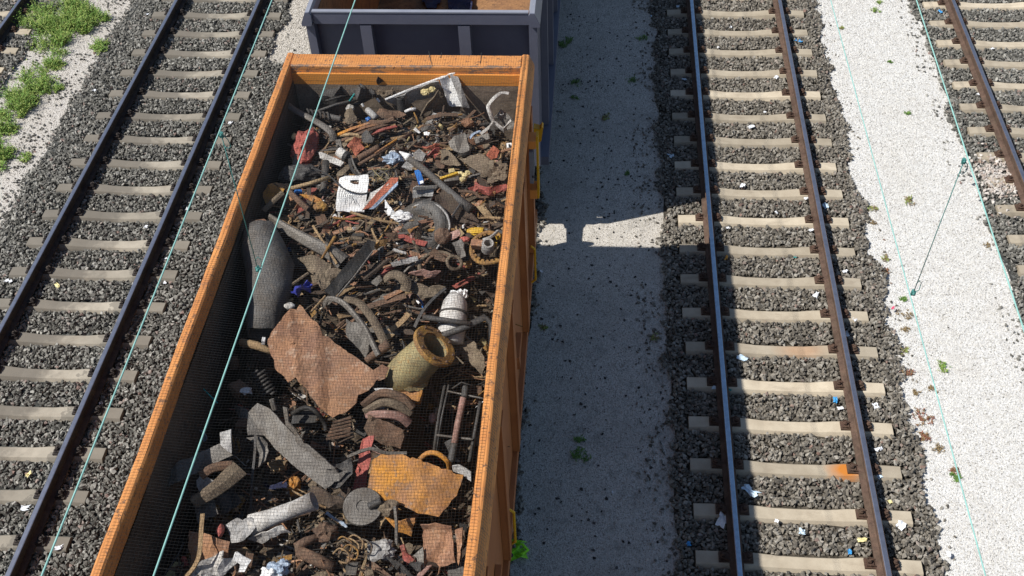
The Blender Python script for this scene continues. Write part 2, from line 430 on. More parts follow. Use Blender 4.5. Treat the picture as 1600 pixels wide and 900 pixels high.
def scatter(name, P, scale, mat, flat=.8, tilt=.6, nproto=7, seed=1):
    n = len(P); rg = np.random.default_rng(seed)
    me = bpy.data.meshes.new(name); me.vertices.add(n); me.vertices.foreach_set('co', np.asarray(P, np.float32).ravel())
    rot = np.stack([rg.normal(0, tilt, n), rg.normal(0, tilt, n), rg.uniform(0, 6.283, n)], 1).astype(np.float32)
    a = me.attributes.new('rot', 'FLOAT_VECTOR', 'POINT'); a.data.foreach_set('vector', rot.ravel())
    a = me.attributes.new('scl', 'FLOAT', 'POINT'); a.data.foreach_set('value', np.asarray(scale, np.float32))
    a = me.attributes.new('pick', 'INT', 'POINT'); a.data.foreach_set('value', rg.integers(0, nproto, n).astype(np.int32))
    me.materials.append(mat)
    o = bpy.data.objects.new(name, me); C.objects.link(o); tag(o, kind='stuff')
    ng = bpy.data.node_groups.new('scatter_'+name, 'GeometryNodeTree')
    ng.interface.new_socket('Geometry', in_out='INPUT', socket_type='NodeSocketGeometry')
    ng.interface.new_socket('Geometry', in_out='OUTPUT', socket_type='NodeSocketGeometry')
    N = ng.nodes; L = ng.links
    gi = N.new('NodeGroupInput'); go = N.new('NodeGroupOutput'); iop = N.new('GeometryNodeInstanceOnPoints'); jn = N.new('GeometryNodeJoinGeometry')
    for i in range(nproto):
        ob = N.new('GeometryNodeObjectInfo'); ob.inputs['Object'].default_value = rock_proto('stone', mat, seed*31+i, flat); ob.inputs['As Instance'].default_value = True
        L.new(ob.outputs['Geometry'], jn.inputs[0])
    def attr(nm, ty):
        k = N.new('GeometryNodeInputNamedAttribute'); k.data_type = ty; k.inputs['Name'].default_value = nm; return k.outputs['Attribute']
    L.new(gi.outputs[0], iop.inputs['Points']); L.new(jn.outputs[0], iop.inputs['Instance']); iop.inputs['Pick Instance'].default_value = True
    L.new(attr('pick', 'INT'), iop.inputs['Instance Index'])
    e2r = N.new('FunctionNodeEulerToRotation'); L.new(attr('rot', 'FLOAT_VECTOR'), e2r.inputs[0]); L.new(e2r.outputs[0], iop.inputs['Rotation'])
    L.new(attr('scl', 'FLOAT'), iop.inputs['Scale'])
    L.new(iop.outputs[0], go.inputs[0])
    md = o.modifiers.new('scatter', 'NODES'); md.node_group = ng
    return o


def vnoise(x, y, f, seed):
    """cheap smooth value noise on arrays"""
    rg = np.random.default_rng(seed); G = rg.uniform(-1, 1, (64, 64))
    X_, Y_ = x*f, y*f; xi = np.floor(X_).astype(int); yi = np.floor(Y_).astype(int); fx = X_-xi; fy = Y_-yi
    fx = fx*fx*(3-2*fx); fy = fy*fy*(3-2*fy)
    g = lambda a, b: G[a % 64, b % 64]
    return (g(xi, yi)*(1-fx)+g(xi+1, yi)*fx)*(1-fy)+(g(xi, yi+1)*(1-fx)+g(xi+1, yi+1)*fx)*fy


def jgrid(x0, x1, y0, y1, s, seed):
    rg = np.random.default_rng(seed)
    gx, gy = np.meshgrid(np.arange(x0, x1, s), np.arange(y0, y1, s))
    x = gx.ravel()+rg.uniform(-.5, .5, gx.size)*s; y = gy.ravel()+rg.uniform(-.5, .5, gx.size)*s
    return x, y, rg


def ballast(name, x0, x1, y0, y1, tc, k0, mat, seed, spacing=.038, rag=.085, size=(.040, .070), full=(True, True), low=0.0):
    P = []; SC = []
    for layer in range(2):
        x, y, rg = jgrid(x0-.2, x1+.2, y0, y1, spacing*(1.0 if layer else 1.05), seed+layer*7)
        e0 = x0+rag*(vnoise(x*0, y, 2.3, seed)+.6*vnoise(x*0, y, 9, seed+1)); e1 = x1+rag*(vnoise(x*0, y, 2.3, seed+2)+.6*vnoise(x*0, y, 9, seed+3))
        keep = (x > e0) & (x < e1) & (rg.uniform(0, 1, x.size) > (.38 if layer else .0))
        dx = np.abs(x-tc); ph = (y-k0)/SP; dy = np.abs(ph-np.round(ph))*SP
        z = np.full(x.size, -.230 + .021*layer) + .016*vnoise(x, y, 2.6, seed+4) + rg.uniform(-.006, .006, x.size)
        shoulder = np.maximum(0, dx-1.25)
        z -= np.minimum(shoulder*.09, .05)+low
        on_sl = (dy < .125) & (dx < 1.20)
        keep &= ~(on_sl & ((z > -.26) & (dy < .112)))
        z = np.where(dx < .64, z-.010, z)+np.where((dx > .95) & (dx < 1.3), .006, 0)
        keep &= ~((np.abs(dx-.7535) < .085) & (z > -.23))
        sc = rg.uniform(size[0], size[1], x.size)*np.where(rg.uniform(0, 1, x.size) > .93, 1.25, 1)
        P.append(np.stack([x, y, z], 1)[keep]); SC.append(sc[keep])
    P = np.concatenate(P); SC = np.concatenate(SC)
    return scatter(name, P, SC, mat, .82, .7, 10, seed)


ballast('ballast', -1.40, 1.42, 4.6, 19.5, TRK['right'], K0R, M_ballast_brown, 11)
ballast('ballast', -10.95, -7.05, 4.6, 15.6, TRK['left'], K0L, M_ballast_grey, 21)
ballast('ballast', -10.95, -7.9, 15.55, 19.5, TRK['left'], K0L, M_ballast_grey, 22)
ballast('ballast', 3.10, 6.6, 4.6, 19.5, TRK['far_right'], 16.9, M_ballast_grey, 31)
ballast('ballast', -15.2, -12.25, 8.0, 19.5, TRK['far_left'], 17.07, M_ballast_grey, 41)
ballast('ballast', -6.3, -3.12, 4.6, 19.5, TRK['wagon'], 6.3, M_ballast_brown, 51, spacing=.05, low=.012)


def pebbles(name, x0, x1, y0, y1, s, mat, seed, size=(.012, .026), dens=None, z=-.266, flat=.8, clump=None):
    x, y, rg = jgrid(x0, x1, y0, y1, s, seed); keep = np.ones(x.size, bool)
    if clump is not None:
        d = vnoise(x, y, 1.3, seed+1)*.5+vnoise(x, y, 4.5, seed+2)*.5
        keep = rg.uniform(0, 1, x.size) < np.clip(clump+d*clump*2.2, 0, 1)
    P = np.stack([x, y, np.full(x.size, z)+rg.uniform(-.002, .003, x.size)], 1)[keep]
    return scatter(name, P, rg.uniform(*size, x.size)[keep], mat, flat, .35, 5, seed)


pebbles('gravel', 1.25, 3.25, 4.8, 19.5, .027, M_pebble, 61)
pebbles('gravel', -3.3, -1.25, 4.8, 19.5, .030, M_pebble_dull, 62, (.011, .022))
pebbles('gravel', -12.5, -10.8, 8.0, 19.5, .030, M_pebble_beige, 63)
pebbles('gravel', -7.95, -7.0, 15.0, 19.0, .024, M_pebble_dull, 64, (.014, .03))
pebbles('dark_stones', -3.2, -1.3, 4.8, 19.5, .075, M_dark_stone, 65, (.014, .055), z=-.262, flat=.4, clump=.11)
pebbles('dark_stones', 1.5, 3.1, 4.8, 19.5, .14, M_ballast_grey, 66, (.012, .035), z=-.26, flat=.5, clump=.02)
pebbles('scattered_ballast', 1.3, 1.62, 4.8, 19.5, .06, M_ballast_brown, 67, (.02, .05), z=-.258, clump=.14)
pebbles('scattered_ballast', -1.75, -1.35, 4.8, 19.5, .06, M_ballast_brown, 68, (.03, .06), z=-.255, clump=.25)
pebbles('scattered_ballast', 2.85, 3.2, 4.8, 19.5, .06, M_ballast_grey, 69, (.03, .055), z=-.255, clump=.22)
pebbles('scattered_ballast', -11.4, -10.8, 8, 19.5, .06, M_ballast_grey, 70, (.03, .06), z=-.255, clump=.28)
pebbles('scattered_ballast', -12.6, -11.9, 8, 19.5, .06, M_ballast_grey, 71, (.03, .06), z=-.255, clump=.25)
pebbles('scattered_ballast', -7.9, -6.9, 15.2, 19, .07, M_ballast_grey, 72, (.03, .06), z=-.255, clump=.1)
pa = at(1562, 280, -.2)
_rg = np.random.default_rng(5); _n = 420
_px = np.stack([pa.x+_rg.normal(0, .17, _n), pa.y+_rg.normal(0, .26, _n), -.195+_rg.uniform(-.012, .02, _n)], 1)
scatter('pale_pink_stones', _px, _rg.uniform(.04, .07, _n), M_pebble_pink, .8, .5, 6, 73)

# ------------------------------------------------------------------ sleepers and rails
ORD = ['zeroth', 'first', 'second', 'third', 'fourth', 'fifth', 'sixth', 'seventh', 'eighth', 'ninth', 'tenth', 'eleventh', 'twelfth', 'thirteenth',
       'fourteenth', 'fifteenth', 'sixteenth', 'seventeenth', 'eighteenth', 'nineteenth', 'twentieth', 'twenty first', 'twenty second', 'twenty third']


def sleeper_mesh():
    L_ = 1.17; st = [-L_, -1.0, -.9, -.62, -.5, -.3, 0, .3, .5, .62, .9, 1.0, L_]
    tops = {L_: -.186, 1.0: -.180, .9: -.178, .62: -.178, .5: -.186, .3: -.205, 0: -.212}
    mb = MB(); vs = []; fs = []
    for i, x in enumerate(st):
        t = tops[abs(x)]; tw = .080 if abs(x) > .4 else .072
        prof = [(-.142, -.33), (-tw-.022, t-.045), (-tw, t-.006), (-tw+.010, t), (tw-.010, t), (tw, t-.006), (tw+.022, t-.045), (.142, -.33)]
        vs += [(x, a, b) for a, b in prof]
        if i:
            for j in range(7): fs.append(((i-1)*8+j, (i-1)*8+j+1, i*8+j+1, i*8+j))
    fs += [tuple(range(8)), tuple((len(st)-1)*8+j for j in range(7, -1, -1))]
    mb.add(vs, fs); return mb.mesh('sleeper')


def clip_mesh():
    mb = MB()
    mb.box((-.085, -.075, -.178), (.06, .075, -.150))
    mb.box((-.06, -.055, -.150), (.03, .055, -.128))
    mb.tube([(.05, -.05, -.14), (-.02, -.062, -.112), (-.06, -.03, -.112), (-.03, 0, -.105), (-.06, .03, -.112), (-.02, .062, -.112), (.05, .05, -.14)], .0095, 6)
    mb.lathe([(0, -.075), (.018, -.075), (.02, -.09), (.03, -.092), (.032, -.12)], Matrix.Translation((-.025, 0, 0)), 6)
    mb.v = [(x*.8, y*.8, -.178+(z+.178)*.85) for x, y, z in mb.v]
    return mb.mesh('rail_clip')


SL = sleeper_mesh(); CL = clip_mesh()
SLM = {}
def sl_mesh(mat):
    if mat.name not in SLM:
        me = SL.copy(); me.materials.clear(); me.materials.append(mat); SLM[mat.name] = me
    return SLM[mat.name]
CL.materials.append(M_clip); CLD = CL.copy(); CLD.materials.clear(); CLD.materials.append(M_rail_dark)  # dark clip copy: shade beside the rails put into its colour


def sleeper(tc, y, mat, label, group, clips=True):
    o = bpy.data.objects.new('sleeper', sl_mesh(mat)); C.objects.link(o)
    o.location = (tc+random.uniform(-.012, .012), y+random.uniform(-.01, .01), random.uniform(-.004, .003)); o.rotation_euler.z = random.uniform(-.008, .008)
    tag(o, label, 'railway sleeper', group)
    if clips:
        cm = CLD if mat is M_conc_grey else CL
        for sx in (-1, 1):
            for side in (-1, 1):
                c = bpy.data.objects.new('rail_clip', cm); C.objects.link(c); c.parent = o
                c.location = (sx*.7535+side*.112, 0, 0); c.rotation_euler.z = 0 if side < 0 else math.pi
    return o


for k in range(0, 20):
    y = K0R+SP*k; mat = M_conc_warm
    lab = f'cream concrete sleeper, {ORD[k+1]} from the bottom of the track half in wagon shadow'
    if k == 2: mat = M_conc_stain; lab = 'cream concrete sleeper with bright orange rust stain beside the right rail'
    if k == 5: mat = M_conc_streak; lab = 'cream concrete sleeper with faint orange streaks in the half shaded track'
    sleeper(TRK['right'], y, mat, lab, 'sleepers of the half shaded right track')
for k in range(0, 20):
    sleeper(TRK['left'], K0L+SP*k, M_conc_grey, f'worn grey concrete sleeper {ORD[k+1]} from the bottom of the track left of the orange wagon', 'sleepers of the left track')
FRS = [y for y in np.arange(16.9-SP*9, 18.2, SP)]
for y in np.arange(16.9-SP*20, 16.9-SP*9.5, SP):
    sleeper(TRK['far_right'], y, M_conc_warm, 'pale concrete sleeper of the far right track, beyond the right edge of the picture', 'far right sleepers beyond the picture edge', clips=False)
for k, y in enumerate(FRS):
    sleeper(TRK['far_right'], y, M_conc_warm, f'pale concrete sleeper, {ORD[k+1]} from the bottom at the right picture edge', 'sleepers of the track at the right edge')
for k, y in enumerate(np.arange(17.05-SP*4, 18.4, SP)):
    sleeper(TRK['far_left'], y, M_conc_warm, f'pale concrete sleeper, {ORD[k+1]} from the bottom of the track in the top left corner', 'sleepers of the top left track')
for k, y in enumerate((10.5, 11.1, 11.7)):
    sleeper(TRK['wagon'], y, M_conc_grey, f'concrete sleeper in the gap between the two wagons, {ORD[k+1]} behind it', 'sleepers under the wagons')

RAILP = [(-.075, -.172), (-.075, -.160), (-.05, -.150), (-.012, -.138), (-.009, -.05), (-.034, -.040), (-.036, -.012), (-.030, -.003), (.030, -.003), (.036, -.012), (.034, -.040), (.009, -.05), (.012, -.138), (.05, -.150), (.075, -.160), (.075, -.172)]
g = .7535
def rail(x, label, mat, y0=-4, y1=60):
    mb = MB(); ts = [y0+(y1-y0)*i/40 for i in range(41)]
    mb.prism(RAILP, lambda a, b, t: (x+a, t, b), ts)
    o = mb.build('rail', mat, origin=(x, (y0+y1)/2, -.172)); tag(o, label, 'rail', 'running rails')
    t_ = MB(); t_.prism([(-.027, -.0028), (-.020, .0), (.020, .0), (.027, -.0028)], lambda a, b, t: (x+a, t, b), [y0+.001, y1-.001])
    t_.build('running_surface', M_railtop_sky if x == -g else M_railtop, o)
    return o


g = .7535
rail(-g, 'rusty steel rail with blue shining top inside the wagon shadow', M_rail)
rail(g, 'sunlit brown rail with thin black shadow, beside the white gravel', M_rail)
rail(TRK['left']-g, 'dark rail, the farther from the orange wagon of the left track', M_rail_dark)
rail(TRK['left']+g, 'dark rail, the nearer to the orange wagon of the left track', M_rail_dark)
rail(TRK['far_right']-g, 'brown rail crossing the upper right corner of the picture', M_rail)
rail(TRK['far_right']+g, 'brown rail just beyond the right edge, far rail of that track', M_rail)
rail(TRK['far_left']+g, 'dark rail cutting the very top left corner beyond the weeds', M_rail_dark)
rail(TRK['far_left']-g, 'dark rail farthest left, outside the picture corner', M_rail_dark)
rail(TRK['wagon']-g, 'rail under the wagons on their left side', M_rail)
rail(TRK['wagon']+g, 'rail under the wagons on their right side', M_rail)

# ------------------------------------------------------------------ orange wagon
WX = -4.435; WY0, WY1 = -3.4, 10.38; TOP = 3.40


def wob(x, y, z, a=.004):
    return (x+a*2*nz(y, z, .9, 2)+a*nz(y, z, 4, 2), y, z+a*1.4*nz(y, x, 1.6, 5)+a*.7*nz(y, x, 6, 3))


wagon = empty('freight_wagon', (WX, 3.5, 0), 'orange open freight wagon heaped with scrap metal under black netting', 'freight wagon')
ts = [WY0+(WY1-WY0)*i/60 for i in range(61)]
profR = [(-3.165, 3.385), (-3.15, 3.40), (-3.10, 3.40), (-3.085, 3.392), (-3.034, 3.285), (-3.028, 3.265), (-3.028, 3.225), (-3.04, 3.215), (-3.165, 3.215)]
mb = MB(); mb.prism(profR, lambda a, b, t: wob(a, t, b), ts); o = mb.build('top_rim', M_or_rim, wagon)
profL = [(2*WX-a, b) for a, b in profR]
mb = MB(); mb.prism(profL, lambda a, b, t: wob(a, t, b), ts); o = mb.build('top_rim', M_or_rim, wagon)
for ya, yb in ((10.14, WY1), (WY0, WY0+.24)):
    mb = MB(); xs = [-5.703+2.537*i/24 for i in range(25)]
    s_ = 1 if ya > 0 else -1
    pr = [(0, 3.305), (0, 3.385), (.018, 3.402), (.21, 3.402), (.24, 3.375), (.24, 3.215), (.1, 3.215), (.1, 3.305)]
    prof = [((ya+a) if s_ > 0 else (yb-a), b) for a, b in pr]
    mb.prism(prof, lambda a, b, t: (t, a+.004*nz(t, b, 2, 4), b+.003*nz(t, a, 2, 8)), xs); mb.build('top_rim', M_or_end, wagon)
    mb = MB(); q0, q1 = ((ya-.022, ya+.098) if s_ > 0 else (yb-.098, yb+.022))
    mb.box((-5.70, q0, 3.165), (-3.17, q1, 3.302)); mb.build('rim_ledge', M_or, wagon)
# walls
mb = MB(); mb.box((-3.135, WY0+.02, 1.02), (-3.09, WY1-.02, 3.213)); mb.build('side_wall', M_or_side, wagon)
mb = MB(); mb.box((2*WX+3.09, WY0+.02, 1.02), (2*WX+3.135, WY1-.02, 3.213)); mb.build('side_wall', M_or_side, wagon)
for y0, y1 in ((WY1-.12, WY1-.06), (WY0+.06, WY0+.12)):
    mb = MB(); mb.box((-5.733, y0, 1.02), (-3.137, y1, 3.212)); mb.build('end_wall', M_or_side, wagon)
mb = MB(); ys = np.linspace(WY0+.14, WY1-.15, 50)
for xx, s_ in ((-3.172, 1), (2*WX+3.172, -1)):
    mb = MB(); vs = []; fs = []
    zs = np.linspace(1.15, 3.208, 8)
    for i, y in enumerate(ys):
        for j, z in enumerate(zs): vs.append((xx+s_*.012*nz(y, z, 1.4, 6), y, z))
    for i in range(len(ys)-1):
        for j in range(7): fs.append((i*8+j, i*8+j+1, i*8+9+j, i*8+8+j))
    mb.add(vs, fs); mb.build('wall_lining', M_lining, wagon, True)
mb = MB(); vs = []; fs = []; xs = np.linspace(-5.69, -3.18, 26); zs = np.linspace(1.15, 3.163, 16)
for x in xs:
    for z in zs: vs.append((x, 10.118+.006*nz(x, z, 1.6, 11)+.003*nz(x, z, 7, 3), z))
for i in range(25):
    for j in range(15): fs.append((i*16+j, i*16+j+1, i*16+17+j, i*16+16+j))
mb.add(vs, fs); mb.build('wall_lining', M_lining_lit, wagon, True)
mb = MB(); mb.box((-5.73, WY0+.13, 1.03), (-3.14, WY1-.13, 1.145)); mb.build('floor_plate', M_lining, wagon)
# side posts: pressed channels with outward flange
POSTS = [-2.9, -1.5, -.1, 1.3, 2.65, 4.0, 5.42, 6.66, 8.28, 9.55]
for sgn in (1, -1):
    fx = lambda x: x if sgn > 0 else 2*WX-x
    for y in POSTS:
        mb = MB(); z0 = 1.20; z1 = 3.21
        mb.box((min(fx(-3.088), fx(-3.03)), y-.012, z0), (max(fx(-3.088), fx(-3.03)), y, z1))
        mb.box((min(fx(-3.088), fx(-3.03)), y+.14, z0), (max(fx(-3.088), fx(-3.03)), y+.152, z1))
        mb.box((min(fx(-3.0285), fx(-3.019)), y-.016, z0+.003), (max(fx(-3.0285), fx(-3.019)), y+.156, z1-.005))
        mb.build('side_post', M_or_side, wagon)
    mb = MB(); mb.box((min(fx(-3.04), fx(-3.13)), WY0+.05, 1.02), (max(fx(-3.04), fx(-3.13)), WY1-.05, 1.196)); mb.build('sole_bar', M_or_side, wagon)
    for y in (4.55, 7.2):
        mb = MB(); mb.box((min(fx(-3.086), fx(-3.035)), y, 1.9), (max(fx(-3.086), fx(-3.035)), y+.35, 1.98))
        mb.box((min(fx(-3.086), fx(-3.04)), y+.1, 1.7), (max(fx(-3.086), fx(-3.04)), y+.2, 1.897)); mb.build('door_hinge', M_or_side, wagon)
for y in (5.55, 9.0):
    mb = MB(); mb.tube([(-3.03, y, 1.25), (-2.985, y, 1.3), (-2.985, y+.02, 1.75), (-3.03, y+.02, 1.8)], .014, 6); mb.build('handrail', M_yel, wagon)
# yellow rail, orange brackets and grey plate by the far corner
mb = MB()
for a, b in ((2.36, 2.48), (3.04, 3.14)):
    mb.box((-3.03, 9.17, a), (-2.955, 9.33, b))
mb.build('rail_bracket', M_or, wagon)
mb = MB(); mb.box((-2.953, 9.20, 2.34), (-2.932, 9.30, 3.18)); mb.build('handrail', M_yel, wagon)
mb = MB(); mb.box((-3.026, 9.14, 2.60), (-2.985, 9.38, 3.02)); sp_ = mb.build('sign_plate', M_signgrey, wagon)
mb = MB(); mb.box((-3.0, 9.136, 2.68), (-2.983, 9.14, 2.71)); mb.build('plate_slot', M_under, sp_)
# end posts facing the gap
for x in (-5.6, -4.9, -3.95, -3.3):
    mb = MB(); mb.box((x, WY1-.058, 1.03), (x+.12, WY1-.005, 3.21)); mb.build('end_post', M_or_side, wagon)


def undercarriage(w, y0, y1, col):
    mb = MB(); mb.box((WX-1.2, y0+.1, .86), (WX+1.2, y1-.1, 1.015)); mb.box((WX-1.25, y0, .90), (WX+1.25, y0+.09, 1.17)); mb.box((WX-1.25, y1-.09, .90), (WX+1.25, y1, 1.0))
    mb.build('underframe', M_under, w)
    for yy, s_ in ((y0, -1), (y1, 1)):
        for xx in (-.875, .875):
            mb = MB(); M = frame((WX+xx, yy, 1.05), (0, s_, 0))
            mb.lathe([(0, 0), (.14, 0), (.12, .1), (.10, .12), (.09, .42), (0, .42)], M, 16); b = mb.build('buffer', M_under, w)
            mb = MB(); mb.lathe([(0, .422), (.16, .422), (.225, .45), (.225, .475), (.1, .49), (0, .492)], M, 24); mb.build('buffer_head', col, b, True)
        mb = MB(); mb.tube([(WX, yy, 1.0), (WX, yy+s_*.18, 1.0), (WX, yy+s_*.30, 1.05), (WX, yy+s_*.33, 1.12), (WX, yy+s_*.25, 1.15)], .035, 8); mb.build('coupling_hook', M_under, w)
    for yb in (y0+2.6, y1-2.6):
        mb = MB()
        for xx in (-1.0, 1.0): mb.box((WX+xx-.05, yb-1.3, .42), (WX+xx+.05, yb+1.3, .62))
        mb.box((WX-.95, yb-.18, .45), (WX+.95, yb+.18, .84)); bo = mb.build('bogie', M_under, w)
        for dy in (-.9, .9):
            mb = MB(); M = frame((WX-1.0, yb+dy, .46), (1, 0, 0))
            mb.lathe([(0, 0), (.07, 0), (.07, .2), (.40, .21), (.45, .20), (.46, .33), (.49, .335), (.49, .36), (.36, .36), (.08, .34), (.08, 1.66), (.36, 1.64), (.49, 1.64), (.49, 1.665), (.46, 1.67), (.45, 1.8), (.40, 1.79), (.07, 1.8), (.07, 2.0), (0, 2.0)], M, 24)
            mb.build('wheelset', M_rail, bo, True)


undercarriage(wagon, WY0, WY1, M_under)

# ------------------------------------------------------------------ dark wagon behind
DX = -4.45; DY0, DY1, DT = 11.42, 24.5, 3.30
dw = empty('freight_wagon', (DX, 18, 0), 'empty dark blue grey open freight wagon standing behind the orange one', 'freight wagon')
hexp = [(-3.155, 3.16), (-3.155, 3.27), (-3.135, 3.305), (-3.085, 3.30), (-3.025, 3.16), (-3.025, 3.12), (-3.14, 3.12)]
for sgn in (1, -1):
    pr = [(a if sgn > 0 else 2*DX-a, b) for a, b in hexp]
    mb = MB(); mb.prism(pr, lambda a, b, t: (a, t, b), [DY0-.03, 14, 18, DY1]); r_ = mb.build('top_rim', M_dark_rim, dw)
    mb = MB(); mb.prism(pr, lambda a, b, t: (a, t, b), [DY0-.048, DY0-.032]); mb.build('end_cap', M_dark, r_)
    fx = lambda x: x if sgn > 0 else 2*DX-x
    mb = MB(); mb.box((min(fx(-3.13), fx(-3.08)), DY0+.02, 1.0), (max(fx(-3.13), fx(-3.08)), DY1, 3.118)); mb.build('side_wall', M_dark, dw)
    mb = MB(); mb.box((min(fx(-3.145), fx(-3.135)), DY0+.2, 1.21), (max(fx(-3.145), fx(-3.135)), DY1-.1, 3.115)); mb.build('wall_lining', M_dark_in, dw)
    for y in np.arange(DY0+.9, DY1, 1.45):
        mb = MB(); mb.box((min(fx(-3.078), fx(-2.99)), y, 1.0), (max(fx(-3.078), fx(-2.99)), y+.13, 3.115)); mb.build('side_post', M_dark, dw)
    mb = MB(); mb.box((min(fx(-3.06), fx(-3.16)), DY0+.0, 1.0), (max(fx(-3.06), fx(-3.16)), DY0+.13, 3.117)); mb.build('corner_post', M_dark, dw)
    mb = MB(); mb.box((min(fx(-3.13), fx(-2.96)), DY0+.2, .86), (max(fx(-3.13), fx(-2.96)), DY1, .995)); mb.build('sole_bar', M_dark, dw)
mb = MB(); mb.box((-5.742, DY0, 3.125), (-3.158, DY0+.03, 3.275)); mb.box((-5.742, DY0+.03, 3.125), (-3.158, DY0+.155, 3.14)); mb.build('rim_beam', M_dark, dw)
mb = MB(); mb.box((-5.742, DY0-.006, 3.277), (-3.158, DY0+.05, 3.295)); mb.build('rim_edge', M_dark_rim, dw)
mb = MB(); mb.box((-5.76, DY0+.14, 1.0), (-3.14, DY0+.18, 3.124)); ew = mb.build('end_wall', M_dark, dw)
mb = MB(); mb.box((-5.74, DY0+.185, 1.21), (-3.16, DY0+.195, 3.11)); mb.build('wall_lining', M_dark_in, dw)
for x0, x1 in ((-5.185, -5.05), (-4.005, -3.865)):
    mb = MB(); mb.box((x0, DY0+.005, 1.0), (x1, DY0+.137, 3.10)); mb.build('end_post', M_dark, dw)
for u, v in ((531, 41), (645, 41), (760, 42)):
    p_ = at(u, v, 3.07); mb = MB(); mb.lathe([(0, .016), (.018, .012), (.022, 0)], frame((p_.x, DY0+.137, 3.07), (0, -1, 0)), 8); mb.build('bolt', D['white'], ew)
mb = MB(); vs = []; fs = []; xs = np.linspace(-5.75, -3.14, 22); ys = np.linspace(DY0+.2, DY1-.05, 60)
for x in xs:
    for y in ys: vs.append((x, y, 1.2+.03*nz(x, y, 1.1, 4)))
for i in range(21):
    for j in range(59): fs.append((i*60+j, i*60+j+1, i*60+61+j, i*60+60+j))
mb.add(vs, fs); mb.build('floor_plate', M_dark_in, dw, True)
mb = MB(); mb.box((-5.76, DY1-.08, 1.0), (-3.14, DY1-.02, 3.1)); mb.build('end_wall', M_dark, dw)
mb = MB(); mb.prism([(-3.03, 2.50), (-2.945, 2.56), (-2.92, 2.74), (-2.935, 2.76), (-2.96, 2.72), (-3.03, 2.74)], lambda a, b, t: (a, t, b), [9.93, 10.02]); mb.build('lamp_bracket', M_yel, wagon)
undercarriage(dw, DY0, DY1, M_under)


# ------------------------------------------------------------------ scrap builders
REG = dict(A=(400, 80, 3.6), B=(360, 300, 3.6), C=(280, 450, 3.05), D=(130, 640, 2.388), E=(400, 80, 7.2), F=(620, 80, 7.2), G=(400, 205, 7.2),
           H=(620, 205, 7.2), I=(560, 330, 6.43), J=(560, 700, 4.5), K=(290, 800, 5.926), L=(640, 440, 3.2125), P=(0, 0, 1))


LIFT = dict(A=.13, E=.13, F=.12, G=.14, H=.13, B=.08, I=.08, C=.04, D=.06, J=.06, K=.06)
def Q(reg, pts, z):
    x0, y0, s_ = REG[reg]
    out = []
    for i, p in enumerate(pts):
        zz = p[2] if len(p) > 2 else (z[i] if isinstance(z, (list, tuple)) else z)
        if reg in LIFT and zz > 2.6: zz = min(zz+LIFT[reg], max(zz, 3.315))
        out.append(at(x0+p[0]/s_, y0+p[1]/s_, zz))
    return out


def sheet_mesh(pts, th=.01, crumple=.02, jag=.008, freq=3.5, maxlen=.085, seed=0):
    crumple *= 1.5; jag *= 1.7; maxlen = min(maxlen, .065)
    bm = bmesh.new(); vs = [bm.verts.new(p) for p in pts]; f = bm.faces.new(vs)
    bm.normal_update(); nrm = f.normal.copy()
    if nrm.z < 0: nrm = -nrm
    bmesh.ops.triangulate(bm, faces=bm.faces[:])
    for _ in range(6):
        es = [e for e in bm.edges if e.calc_length() > maxlen]
        if not es or len(bm.faces) > 1500: break
        bmesh.ops.subdivide_edges(bm, edges=es, cuts=1)
        bmesh.ops.triangulate(bm, faces=[f for f in bm.faces if len(f.verts) > 3])
    s_ = Vector((seed*3.7, seed*1.3, seed*7.1))
    cen = sum((v.co for v in bm.verts), Vector())/len(bm.verts); ext = max((v.co-cen).length for v in bm.verts)
    rc = random.Random(seed*13+5); cr_ = []
    for _ in range(3 if ext > .2 else 1):
        d = Vector((rc.gauss(0, 1), rc.gauss(0, 1), 0)).normalized(); cr_.append((d, rc.uniform(-.5, .5)*ext, rc.uniform(.04, .12), rc.choice((-1, 1))*crumple*rc.uniform(.35, .9)))
    tear = jag*(2.2 if ext > .25 else 1)
    for v in bm.verts:
        c = v.co.copy()
        for d, o_, w_, a_ in cr_:
            q_ = abs((c-cen).dot(d)-o_)
            if q_ < w_: v.co += nrm*a_*(1-q_/w_)
        v.co += nrm*(noise.noise(c*freq+s_)*crumple+noise.noise(c*freq*3.1-s_)*crumple*.35)
        if v.is_boundary:
            v.co += noise.noise_vector(c*22+s_)*jag+(cen-c).normalized()*max(0, noise.noise(c*13+s_)-.12)*tear*4
    bmesh.ops.recalc_face_normals(bm, faces=bm.faces)
    bm.normal_update()
    flip = sum((f.normal.dot(nrm) for f in bm.faces)) < 0
    if flip: bmesh.ops.reverse_faces(bm, faces=bm.faces[:]); bm.normal_update()
    bm.verts.index_update()
    V = [v.co.copy() for v in bm.verts]; N_ = [v.normal.copy() for v in bm.verts]; n = len(V)
    Fs = [tuple(v.index for v in f.verts) for f in bm.faces]
    B = []
    for e in bm.edges:
        if e.is_boundary:
            lp = e.link_loops[0]; B.append((lp.vert.index, lp.link_loop_next.vert.index))
    bm.free()
    V2 = V+[V[i]-N_[i]*th for i in range(n)]
    F2 = Fs+[tuple(i+n for i in reversed(f)) for f in Fs]+[(b, a, a+n, b+n) for a, b in B]
    return V2, F2


_seed = [0]
def finish(mb, name, cat, label, mat, smooth=False, group=None, parent=None):
    m = D[mat] if isinstance(mat, str) else mat
    o = mb.build(name, m, parent, smooth)
    if parent is None: tag(o, label, cat, group)
    return o


def sheet(name, cat, label, mat, reg, pts, z, th=.012, cr=.025, jag=.008, freq=3.5, parent=None, add=None, maxlen=.085):
    _seed[0] += 1
    mb = MB(); mb.add(*sheet_mesh(Q(reg, pts, z), th, cr, jag, freq, maxlen, _seed[0]))
    return finish(mb, name, cat, label, mat, False, None, parent)


